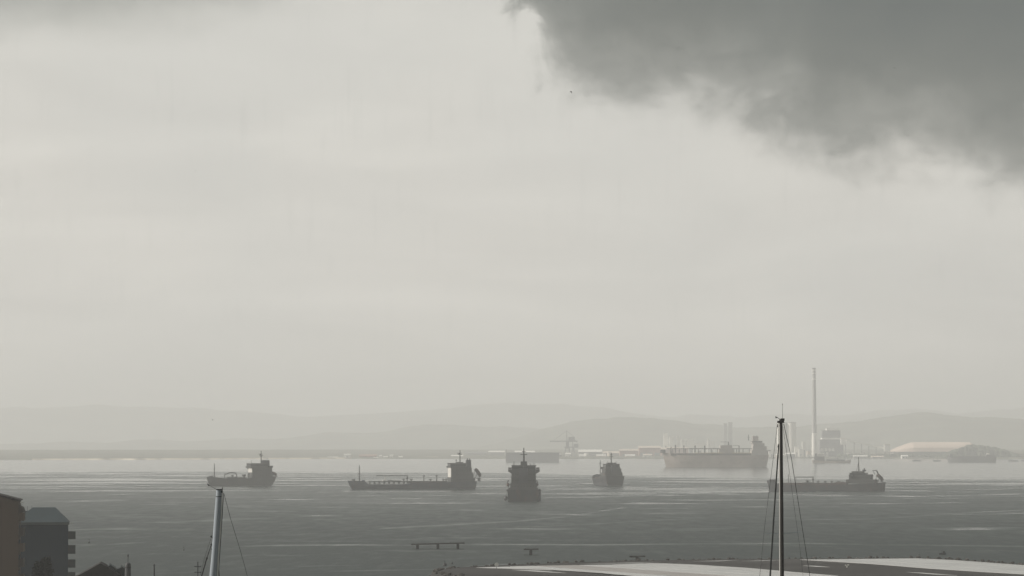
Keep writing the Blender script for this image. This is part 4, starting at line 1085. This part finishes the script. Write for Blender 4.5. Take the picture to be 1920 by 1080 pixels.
def balcony(root, x0, x1, y0, y1, z, m, rail_h=1.0, shutter=None):
    b = MB().box(x0, x1, y0, y1, z - .18, z).build("balcony_slab", m, root)
    MB().box(x1 - .12, x1, y0, y1, z + .005, z + rail_h).build("parapet", m, b)
    MB().box(x0, x1 - .125, y0, y0 + .12, z + .005, z + rail_h).build("parapet", m, b)
    MB().box(x0, x1 - .125, y1 - .12, y1, z + .005, z + rail_h).build("parapet", m, b)
    MB().tube((x1 - .06, y0, z + rail_h + .12), (x1 - .06, y1, z + rail_h + .12), .03).build("handrail", m_dark, b)
    return b

# blue-grey apartment block
YB = 730.0; mp = YB / F
o_ = at(127, 1080, YB)
bl = empty("apartment_block", (o_.x, YB, ZG), math.radians(7.0), 'blue-grey apartment block with hipped roof and balconies on its right side', 'building', 'waterfront apartment blocks')
def bX(px): return (px - 127) * mp
def bZ(py): return at(127, py, YB).z - ZG
ze = bZ(984)
MB().box(bX(28), 0, 0, 9.0, -2, ze).build("wall", m_blue, bl)
MB().box(bX(26), .22, -.25, 9.2, ze + .01, bZ(979)).build("fascia", m_fascia, bl)
zr0, zr1 = bZ(979) + .01, bZ(952)
MB().add([(bX(24), -.35, zr0), (.3, -.35, zr0), (.3, 9.3, zr0), (bX(24), 9.3, zr0), (bX(61), 3.0, zr1), (bX(103), 3.0, zr1), (bX(103), 6.0, zr1), (bX(61), 6.0, zr1)],
         [(3, 2, 1, 0), (4, 5, 6, 7), (0, 1, 5, 4), (1, 2, 6, 5), (2, 3, 7, 6), (3, 0, 4, 7)]).build("roof", m_blue_roof, bl)
MB().box(bX(44), bX(58), 4.0, 7.0, zr0, bZ(958.5)).build("stair_head", m_blue_roof, bl)
for q in (51, 59): MB().tube((bX(q), 5, bZ(959)), (bX(q), 5, bZ(949)), .035).build("aerial", m_dark, bl)
MB().box(.24, bX(136), .2, .5, bZ(982.3), bZ(980.0)).build("gutter", m_gut, bl)
for yt, yb_ in ((997, 1009.5), (1023, 1037), (1050, 1063), (1074, 1088)):
    balcony(bl, .01, bX(141), .3, 3.6, bZ(yb_), m_balc, bZ(yt) - bZ(yb_))
    MB().box(.01, .05, .7, 2.9, bZ(yb_) + .02, bZ(yb_) + 2.1).build("balcony_door", m_glass, bl)

# tan apartment block at the left edge
YT = 690.0; mt = YT / F
o_ = at(34, 1080, YT)
tb = empty("apartment_block", (o_.x, YT, ZG), math.radians(5.6), 'tan apartment block with sloping tiled roof cut by the left edge', 'building', 'waterfront apartment blocks')
def tX(px): return (px - 34) * mt
def tZ(py): return at(34, py, YT).z - ZG
MB().prism_y([(tX(-170), -2), (0, -2), (0, tZ(940)), (tX(-70), tZ(912)), (tX(-170), tZ(940))], 0, 11).build("wall", m_tan, tb)
sl = (tZ(929) - tZ(939)) / (tX(0) - tX(36))
rf = MB().add([(tX(-70), -.4, tZ(911.2)), (.35, -.4, tZ(938.8)), (.35, 11.4, tZ(938.8)), (tX(-70), 11.4, tZ(911.2)), (tX(-70), -.4, tZ(909.4)), (.35, -.4, tZ(937)), (.35, 11.4, tZ(937)), (tX(-70), 11.4, tZ(909.4))],
         [(3, 2, 1, 0), (4, 5, 6, 7), (0, 1, 5, 4), (1, 2, 6, 5), (2, 3, 7, 6), (3, 0, 4, 7)]).build("roof", m_tile, tb)
MB().add([(tX(-170) - .35, -.4, tZ(938.8)), (tX(-70) - .01, -.4, tZ(911.2)), (tX(-70) - .01, 11.4, tZ(911.2)), (tX(-170) - .35, 11.4, tZ(938.8)), (tX(-170) - .35, -.4, tZ(937)), (tX(-70) - .01, -.4, tZ(909.4)), (tX(-70) - .01, 11.4, tZ(909.4)), (tX(-170) - .35, 11.4, tZ(937))],
         [(3, 2, 1, 0), (4, 5, 6, 7), (0, 1, 5, 4), (1, 2, 6, 5), (2, 3, 7, 6), (3, 0, 4, 7)]).build("roof", m_tile, tb)
for q in (6, 15, 23): MB().box(tX(q) - .12, tX(q) + .12, .4, .9, tZ(929 + q * .277) - .1, tZ(926.5 + q * .277)).build("ridge_vent", m_tile, rf)
MB().box(.36, tX(43), .1, .7, tZ(943.5), tZ(940.5)).build("gutter", m_gut, tb)
MB().prism_y([(.02, tZ(963)), (tX(44), tZ(960)), (tX(41), tZ(952)), (.02, tZ(948))], .3, 8.0).build("top_canopy", m_tan_d, tb)
for k, yb_ in enumerate((975, 1004, 1033, 1062, 1091)):
    balcony(tb, .02, tX(43.5), .3, 8.0, tZ(yb_), m_tan if k % 2 == 0 else m_tan_d, 1.35)
    MB().box(.005, .06, .8, 7.4, tZ(yb_) + .02, tZ(yb_) + 2.2).build("balcony_door", m_glass, tb)

# gabled house and stack at the bottom
YH = 520.0; mh = YH / F
o_ = at(188, 1080, YH)
hs = empty("gabled_house", (o_.x, YH, ZG), math.radians(6.0), 'dark gabled roof with two grey dormers at the bottom edge, right of the blue building', 'house')
def hX(px): return (px - 188) * mh
def hZ(py): return at(188, py, YH).z - ZG
zA = hZ(1056); sl = (hZ(1056) - hZ(1080)) / (hX(188) - hX(145))
xe = hX(112); ze = zA + sl * xe
MB().box(xe + .4, -xe - .4, 0.3, 8, -2, ze + .2).build("wall", m_tan_d, hs)
rf = MB().prism_y([(xe, ze), (0, zA), (hX(197), hZ(1060.5)), (-xe, ze - .3), (-xe, ze - .55), (xe, ze - .25)], 0, 8.4).build("roof", m_tile, hs)
for k, (x0, x1, yt) in enumerate(((193, 214, 1059.5), (214, 236, 1063.5))):
    xm = (x0 + x1) / 2 - 3
    za, zb_ = hZ(yt), hZ(yt + 15)
    dm = MB().prism_y([(hX(x0), zb_ - 1.5), (hX(x1 + 2), zb_ - 1.5), (hX(x1 + 2), hZ(yt + 9)), (hX(xm + 6), hZ(yt + 1.2)), (hX(x0), hZ(yt + 7))], 2.0 + k, 6.5 + k).build("dormer", m_balc, hs)
    MB().add([(hX(xm + 4), 1.8 + k, hZ(yt)), (hX(x1 + 3), 1.8 + k, hZ(yt + 8)), (hX(x1 + 3), 6.6 + k, hZ(yt + 8)), (hX(xm + 4), 6.6 + k, hZ(yt)), (hX(xm + 4), 1.8 + k, hZ(yt - 1.3)), (hX(x1 + 3), 1.8 + k, hZ(yt + 6.7)), (hX(x1 + 3), 6.6 + k, hZ(yt + 6.7)), (hX(xm + 4), 6.6 + k, hZ(yt - 1.3))],
             [(3, 2, 1, 0), (4, 5, 6, 7), (0, 1, 5, 4), (1, 2, 6, 5), (2, 3, 7, 6), (3, 0, 4, 7)]).build("dormer_verge", m_fascia, dm)
YP = 505.0
o_ = at(239.7, 1080, YP); mp5 = YP / F
st = empty("vent_stack", (o_.x, YP, ZG), 0, 'dark round-topped stack with a small finial beside the gabled roof', 'stack')
def vZ(py): return at(239.7, py, YP).z - ZG
w_ = 5.6 * mp5
MB().lathe((0, 0, 0), [(w_ * 1.1, -1), (w_, vZ(1062)), (w_ * .93, vZ(1058)), (w_ * .7, vZ(1055.6)), (w_ * .3, vZ(1054.6))], 16).build("shaft", m_dark, st, True)
MB().lathe((0, 0, 0), [(w_ * 1.06, vZ(1064.5)), (w_ * 1.06, vZ(1063))], 16).build("collar", m_tile, st)
f_ = MB().tube((0, 0, vZ(1055)), (0, 0, vZ(1044)), .05).build("finial_rod", m_dark, st); MB().blob((0, 0, vZ(1041.8)), 1.5 * mp5, 1.5 * mp5, 2.6 * mp5, 10, 6).build("finial_ball", m_dark, st, True)
YP = 480.0; p = at(289, 1080, YP)
ps = empty("flag_pole", (p.x, YP, ZG), 0, 'thin dark pole at the bottom edge between the stack and the pale mast', 'pole')
MB().tube((0, 0, -1), (0, 0, at(289, 1060, YP).z - ZG), .16, .10, 8).build("shaft", m_dark, ps); MB().blob((0, 0, at(289, 1060, YP).z - ZG), .14, .14, .18).build("truck", m_dark, ps)

# dark trees in front of the blue block
m_leaf = mat("dark_foliage", (0.012, 0.014, 0.012), 0.9, 0.5, 0.7, spec=.08)
m_bark = mat("bark", (0.05, 0.042, 0.035), 0.95, 0.3, 1.0)
def a_k(k): return k * 2.39996
def tree(px, ytop, Y, spread, label, seed):
    rr = random.Random(seed)
    p = at(px, 1080, Y); h = at(px, ytop, Y).z - ZG
    t = empty("tree", (p.x, Y, ZG), 0, label, 'tree', 'trees by the blue block')
    tr = MB().tube((0, 0, -.5), (.1, 0, h * .45), .28, .2, 8).tube((.1, 0, h * .45), (0, 0, h * .85), .2, .07, 8)
    for k in range(9):
        a = rr.uniform(0, 6.28); z = h * rr.uniform(.35, .75); L = spread * rr.uniform(.5, .95)
        tr.tube((0, 0, z), (math.cos(a) * L, math.sin(a) * L, z + L * .5), .08, .03, 5)
    tr.build("trunk", m_bark, t)
    mb = MB()
    for k in range(2600):
        z = rr.uniform(.28, 1.0); w = spread * (1.12 - z) ** .5 * (.85 + .22 * math.sin(z * 17 + a_k(k)))
        a = rr.uniform(0, 6.28); q = w * rr.uniform(.25, 1) 
        c = Vector((math.cos(a) * q, math.sin(a) * q, z * h + rr.uniform(-.3, .3)))
        d1 = Vector((rr.gauss(0, 1), rr.gauss(0, 1), rr.gauss(0, 1))).normalized() * rr.uniform(.16, .42); d2 = d1.orthogonal().normalized() * d1.length * .6
        mb.add([c - d1, c + d2, c + d1, c - d2], [(0, 1, 2, 3)])
    mb.build("crown", m_leaf, t)
tree(86, 1048, 610, 2.3, 'taller dark tree in front of the blue-grey block', 3)
tree(72, 1056, 600, 2.2, 'lower dark tree at the left foot of the blue-grey block', 9)

# ------------------------------------------------------------------ yachts whose masts rise into the picture
m_yhull = mat("yacht_hull", (0.55, 0.56, 0.56), 0.35, 0.05, 0.5, spec=.5)
m_teak = mat("teak_deck", (0.20, 0.14, 0.09), 0.7, 0.2, 2.0)
m_mastd = mat("dark_varnished_mast", (0.030, 0.026, 0.024), 0.4, 0.25, 0.8, spec=.4)
m_mastp = mat("pale_grey_mast", (0.27, 0.30, 0.325), 0.6, 0.10, 0.4, spec=.35)
m_rope = mat("dark_rigging", (0.030, 0.032, 0.032), 0.6, 0.2, 1.0, spec=.2)
m_sail = mat("furled_sail", (0.60, 0.59, 0.55), 0.8, 0.08, 0.8)

def yacht(px, Y, L, B, label, fore_left=True):
    p = at(px, 1080, Y)
    r = empty("sailing_yacht", (p.x, Y, 0), 0, label, 'yacht')
    S = Ship.__new__(Ship); S.root = r; S.mpp = Y / F; S.th = 0
    s = -1 if fore_left else 1
    h = S.hull(-L * .55, L * .45, B, [(-L * .55, 1.7), (0, 1.5), (L * .45, 2.3)], m_yhull, rake=4, stern=2, transom=.6)
    MB().box(-L * .3, L * .12, -B * .25, B * .25, 1.55, 2.6, .25).build("coachroof", m_yhull, r)
    MB().box(-L * .28, L * .10, -B * .26, B * .26, 1.95, 2.3).build("cabin_window", m_glass, r)
    MB().box(-L * .5, L * .4, -B * .2, B * .2, 1.5, 1.56).build("deck", m_teak, r)
    if fore_left: r.rotation_euler.z = math.pi
    return r
def loc(root, px, py, Y, off=0.0):
    """pixel at depth Y expressed in a yacht's own frame"""
    w = at(px, py, Y + off)
    return root.matrix_basis.inverted() @ w

# dark tall mast, right
YR = 200.0
yr = yacht(1466, YR, 42, 8, 'big sailing yacht whose tall dark mast crosses the right of the picture')
bpy.context.view_layer.update()
W = lambda px, py, off=0.0: loc(yr, px, py, YR, off)
u = YR / F
ms = MB().tube(W(1466.2, 1900), W(1466.2, 1080), 4.2 * u, 4.0 * u, 12).tube(W(1466.2, 1080), W(1464.2, 786), 4.0 * u, 3.1 * u, 12).build("mast", m_mastd, yr, True)
MB().tube(W(1462.3, 1900, -.05), W(1462.3, 1080, -.05), .9 * u, .9 * u, 6).tube(W(1462.3, 1080, -.05), W(1461.4, 800, -.05), .9 * u, .7 * u, 6).build("lit_edge_strip", m_sail, ms)  # pale strip paints the lit left edge of the mast
a_, b_ = W(1457.5, 793), W(1470, 789)
MB().box(min(a_.x, b_.x), max(a_.x, b_.x), -.12, .12, a_.z, b_.z).box(min(W(1461, 0).x, W(1468, 0).x), max(W(1461, 0).x, W(1468, 0).x), -.1, .1, b_.z + .003, W(0, 784.5).z).build("masthead_fitting", m_mastd, ms)
MB().tube(W(1467.2, 785), W(1467.2, 758), .35 * u, .25 * u, 6).lathe(W(1467.2, 759), [(.6 * u, 0), (.6 * u, 2 * u)], 8).build("whip_aerial", m_rope, ms)
MB().tube(W(1463, 786), W(1456.5, 782.5), .5 * u, .5 * u, 6).add([W(1458.5, 782.5), W(1453.5, 780.3), W(1454.5, 784.6)] + [W(1458.5, 782.5, .04), W(1453.5, 780.3, .04), W(1454.5, 784.6, .04)], [(0, 1, 2), (5, 4, 3), (0, 3, 4, 1), (1, 4, 5, 2), (2, 5, 3, 0)]).build("wind_vane", m_rope, ms)
MB().blob(W(1458.3, 798), 1.2 * u, 1.2 * u, 3 * u, 8, 5).build("block", m_rope, ms); MB().blob(W(1459.8, 837), 2.0 * u, 2.0 * u, 5 * u, 8, 6).build("block", m_rope, ms); MB().blob(W(1461.6, 1002), 1.1 * u, 1.1 * u, 2.6 * u, 8, 5).build("block", m_rope, ms)
MB().tube(W(1459.8, 838), W(1451.5, 960), 1.3 * u, 1.5 * u, 6).tube(W(1451.5, 960), W(1444, 1080), 1.5 * u, 1.7 * u, 6).tube(W(1444, 1080), W(1394, 1880), 1.7 * u, 1.8 * u, 6).build("forestay", m_rope, yr)
for pts, rr_ in (([(1459, 793), (1460, 836)], .45), ([(1469.5, 795), (1484, 860), (1498, 950), (1513, 1045), (1520, 1090), (1640, 1880)], .55), ([(1468, 800), (1483, 905), (1500, 1030), (1507, 1090), (1600, 1880)], .28),
                ([(1457.8, 795), (1446, 890), (1434, 985), (1424, 1085), (1340, 1880)], .36)):
    MB().path([W(*q) for q in pts], rr_ * u, 5).build("shroud", m_rope, yr)
MB().tube(W(1436, 1000), W(1464, 1001), .45 * u, .5 * u, 6).tube(W(1464, 1001), W(1502, 997), .5 * u, .45 * u, 6).build("spreader", m_mastp, ms)
MB().tube(W(1470, 1840), W(1950, 1850), 5 * u, 4 * u, 10).build("boom", m_mastd, yr)

# pale raked mast with its furled sail, left
YL = 250.0
yl = yacht(400, YL, 36, 7.5, 'sailing yacht whose pale raked mast rises at lower left, below the short tanker', False)
bpy.context.view_layer.update()
W2 = lambda px, py, off=0.0: loc(yl, px, py, YL, off)
u = YL / F
def prof_mast(sec, th):
    """oval mast section: list of (x_left, x_right, row)"""
    mb = MB(); n = 14
    for xl, xr, py in sec:
        c = W2((xl + xr) / 2, py); rx = (xr - xl) / 2 * u
        for i in range(n):
            t = 2 * math.pi * i / n
            mb.v.append((c.x + rx * math.cos(t), c.y + rx * th * math.sin(t), c.z))
    for k in range(len(sec) - 1):
        for i in range(n): mb.f.append((k * n + i, k * n + (i + 1) % n, (k + 1) * n + (i + 1) % n, (k + 1) * n + i))
    mb.f += [tuple(range(n)), tuple((len(sec) - 1) * n + i for i in range(n))]
    return mb
ml = prof_mast([(405.5, 416.2, 918.5), (404.6, 415.4, 931), (401.5, 413.6, 970), (398.8, 411.0, 1010), (396.0, 408.4, 1045), (392.0, 406.0, 1085), (350, 362, 1640)], .8).build("mast", m_mastp, yl, True)
prof_mast([(404.3, 415.8, 930.4), (404.2, 415.7, 931.8)], .85).build("mast_band", m_rope, ml)
prof_mast([(416.4, 418.2, 922), (415.0, 417.2, 950), (411.2, 414.2, 1000), (408.6, 412.0, 1030), (406.4, 409, 1085), (364, 366, 1640)], .9).build("furled_sail", m_sail, yl, True)
MB().path([W2(*q) for q in ((419.6, 924), (417.4, 955), (414.4, 1005), (411.4, 1050), (408.8, 1088), (372, 1640))], .62 * u, 6).build("halyard", m_rope, yl)
MB().path([W2(*q) for q in ((406.8, 1020), (408.5, 1050), (412.5, 1090), (440, 1640))], .6 * u, 6).build("halyard", m_rope, yl)
MB().path([W2(*q) for q in ((404.5, 1045), (404, 1090), (395, 1640))], .5 * u, 6).build("halyard", m_rope, yl)
a_, b_ = W2(405.5, 918.4), W2(417, 916.8)
MB().box(a_.x, b_.x, -.2, .2, a_.z + .003, b_.z).build("masthead_cap", m_rope, ml)
MB().box(W2(416.4, 0).x, W2(421, 0).x, -.1, .1, W2(0, 924).z, W2(0, 919.5).z).tube(W2(417, 919), W2(417, 913.6), .8 * u, .7 * u, 6).build("masthead_fitting", m_rope, ml)
MB().tube(W2(407, 918), W2(391, 909.5), .35 * u, .3 * u, 6).tube(W2(392, 911.2), W2(388.6, 906.6), 1.2 * u, .9 * u, 6).build("wind_vane", m_rope, ml)
MB().path([W2(*q) for q in ((420, 926), (433, 975), (447, 1020), (459, 1062), (466, 1090), (600, 1640))], .42 * u, 5).build("forestay", m_rope, yl)
MB().tube(W2(396, 1022), W2(387.5, 1047), .8 * u, .9 * u, 6).tube(W2(387.5, 1047), W2(377.5, 1082), 1.3 * u, 1.4 * u, 6).tube(W2(377.5, 1082), W2(240, 1640), 1.4 * u, 1.4 * u, 6).build("running_backstay", m_rope, yl)
MB().path([W2(*q) for q in ((396.5, 1006), (384, 1045), (372, 1090), (230, 1640))], .3 * u, 5).build("running_backstay", m_rope, yl)
for q, rr_ in (((396, 1006), 1.7), ((396, 1021), 1.5), ((387.6, 1046.5), 2.0), ((396.7, 1030), 1.1)): MB().blob(W2(*q), rr_ * u, rr_ * u, rr_ * 1.2 * u, 8, 6).build("block", m_rope, yl)
MB().tube(W2(396, 1006), W2(400, 1010), .5 * u, .5 * u, 5).build("block_strop", m_rope, yl)
MB().tube(W2(370, 1590), W2(640, 1600), 5 * u, 4 * u, 10).build("boom", m_mastp, yl)

# small mast with two spreaders beside it
YM = 320.0
ym = yacht(371, YM, 14, 3.8, 'small yacht whose thin mast with two crossbars stands left of the pale mast')
bpy.context.view_layer.update()
W3 = lambda px, py, off=0.0: loc(ym, px, py, YM, off); u = YM / F
mm = MB().tube(W3(371, 1470), W3(371, 1053), 1.3 * u, .8 * u, 8).build("mast", m_rope, ym)
for py in (1062.5, 1073): MB().tube(W3(365.5, py), W3(376.5, py), .7 * u, .7 * u, 6).blob(W3(365.5, py), 1 * u, 1 * u, 1.2 * u).blob(W3(376.5, py), 1 * u, 1 * u, 1.2 * u).build("crossbar", m_rope, mm)

# ------------------------------------------------------------------ birds
m_bird = mat("bird_plumage", (0.03, 0.03, 0.03), 0.9, 0.2, 5)
def bird(px, py, Y, span, flap, bank, rz, label):
    p = at(px, py, Y)
    r = empty("bird", p, rz, label, 'bird', 'birds in flight')
    r.rotation_euler = (bank, flap * .2, rz)
    s = span / 2
    b = MB(); n = 8
    for t, k in ((-.42, .02), (-.25, .09), (0, .14), (.2, .12), (.34, .075), (.43, .08), (.5, .02)):
        for i in range(n): b.v.append((t * s, k * s * math.cos(2 * math.pi * i / n) , k * s * math.sin(2 * math.pi * i / n)))
    for j in range(6):
        for i in range(n): b.f.append((j * n + i, j * n + (i + 1) % n, (j + 1) * n + (i + 1) % n, (j + 1) * n + i))
    b.f += [tuple(range(n)), tuple(6 * n + i for i in range(n))]
    for sg in (1, -1):
        e = [(.14 * s, sg * .06 * s, .04 * s), (-.14 * s, sg * .06 * s, .04 * s), (.12 * s, sg * .5 * s, .04 * s + flap * .35 * s), (-.16 * s, sg * .5 * s, .04 * s + flap * .35 * s), (-.12 * s, sg * 1.0 * s, .04 * s + flap * .55 * s), (-.2 * s, sg * .97 * s, .04 * s + flap * .53 * s)]
        e2 = [(x, y, z - .035 * s) for x, y, z in e]
        k = len(b.v); b.v += e + e2
        for f in ((0, 2, 3, 1), (2, 4, 5, 3), (7, 9, 8, 6), (9, 11, 10, 8), (0, 6, 8, 2), (2, 8, 10, 4), (4, 10, 11, 5), (5, 11, 9, 3), (3, 9, 7, 1), (1, 7, 6, 0)): b.f.append(tuple(i + k for i in f))
    b.build("body", m_bird, r)
bird(1070.5, 171.8, 420, .62, -.9, .3, .5, 'dark bird just below the left tip of the storm cloud')
bird(398.3, 787.5, 430, .40, .9, .4, 1.2, 'dark bird above the far hills on the left')
bird(1677, 127.5, 520, .5, .15, .2, 1.5, 'faint bird high against the dark storm cloud')
bird(733, 544, 620, .4, .2, .3, 1.5, 'tiny faint bird in the pale sky near the middle')
bird(366, 320.5, 600, .42, .25, -.3, 1.3, 'tiny faint bird in the pale sky on the left')

# ------------------------------------------------------------------ haze over the bay
hz = MB().box(-14100, 14100, -1600, 27100, -6.0, 345.0).build("haze", None)
hm = bpy.data.materials.new("haze_air"); hm.use_nodes = True
hn = hm.node_tree.nodes; hn.clear()
pv = hn.new("ShaderNodeVolumePrincipled")
pv.inputs['Color'].default_value = (0.97, 0.97, 0.955, 1)
pv.inputs['Density'].default_value = HAZE_DENSITY
pv.inputs['Anisotropy'].default_value = HAZE_G
ho = hn.new("ShaderNodeOutputMaterial"); hm.node_tree.links.new(pv.outputs[0], ho.inputs['Volume'])
hz.data.materials.append(hm)
tag(hz, 'pale grey rain haze hanging over the whole bay', 'haze', kind='stuff')
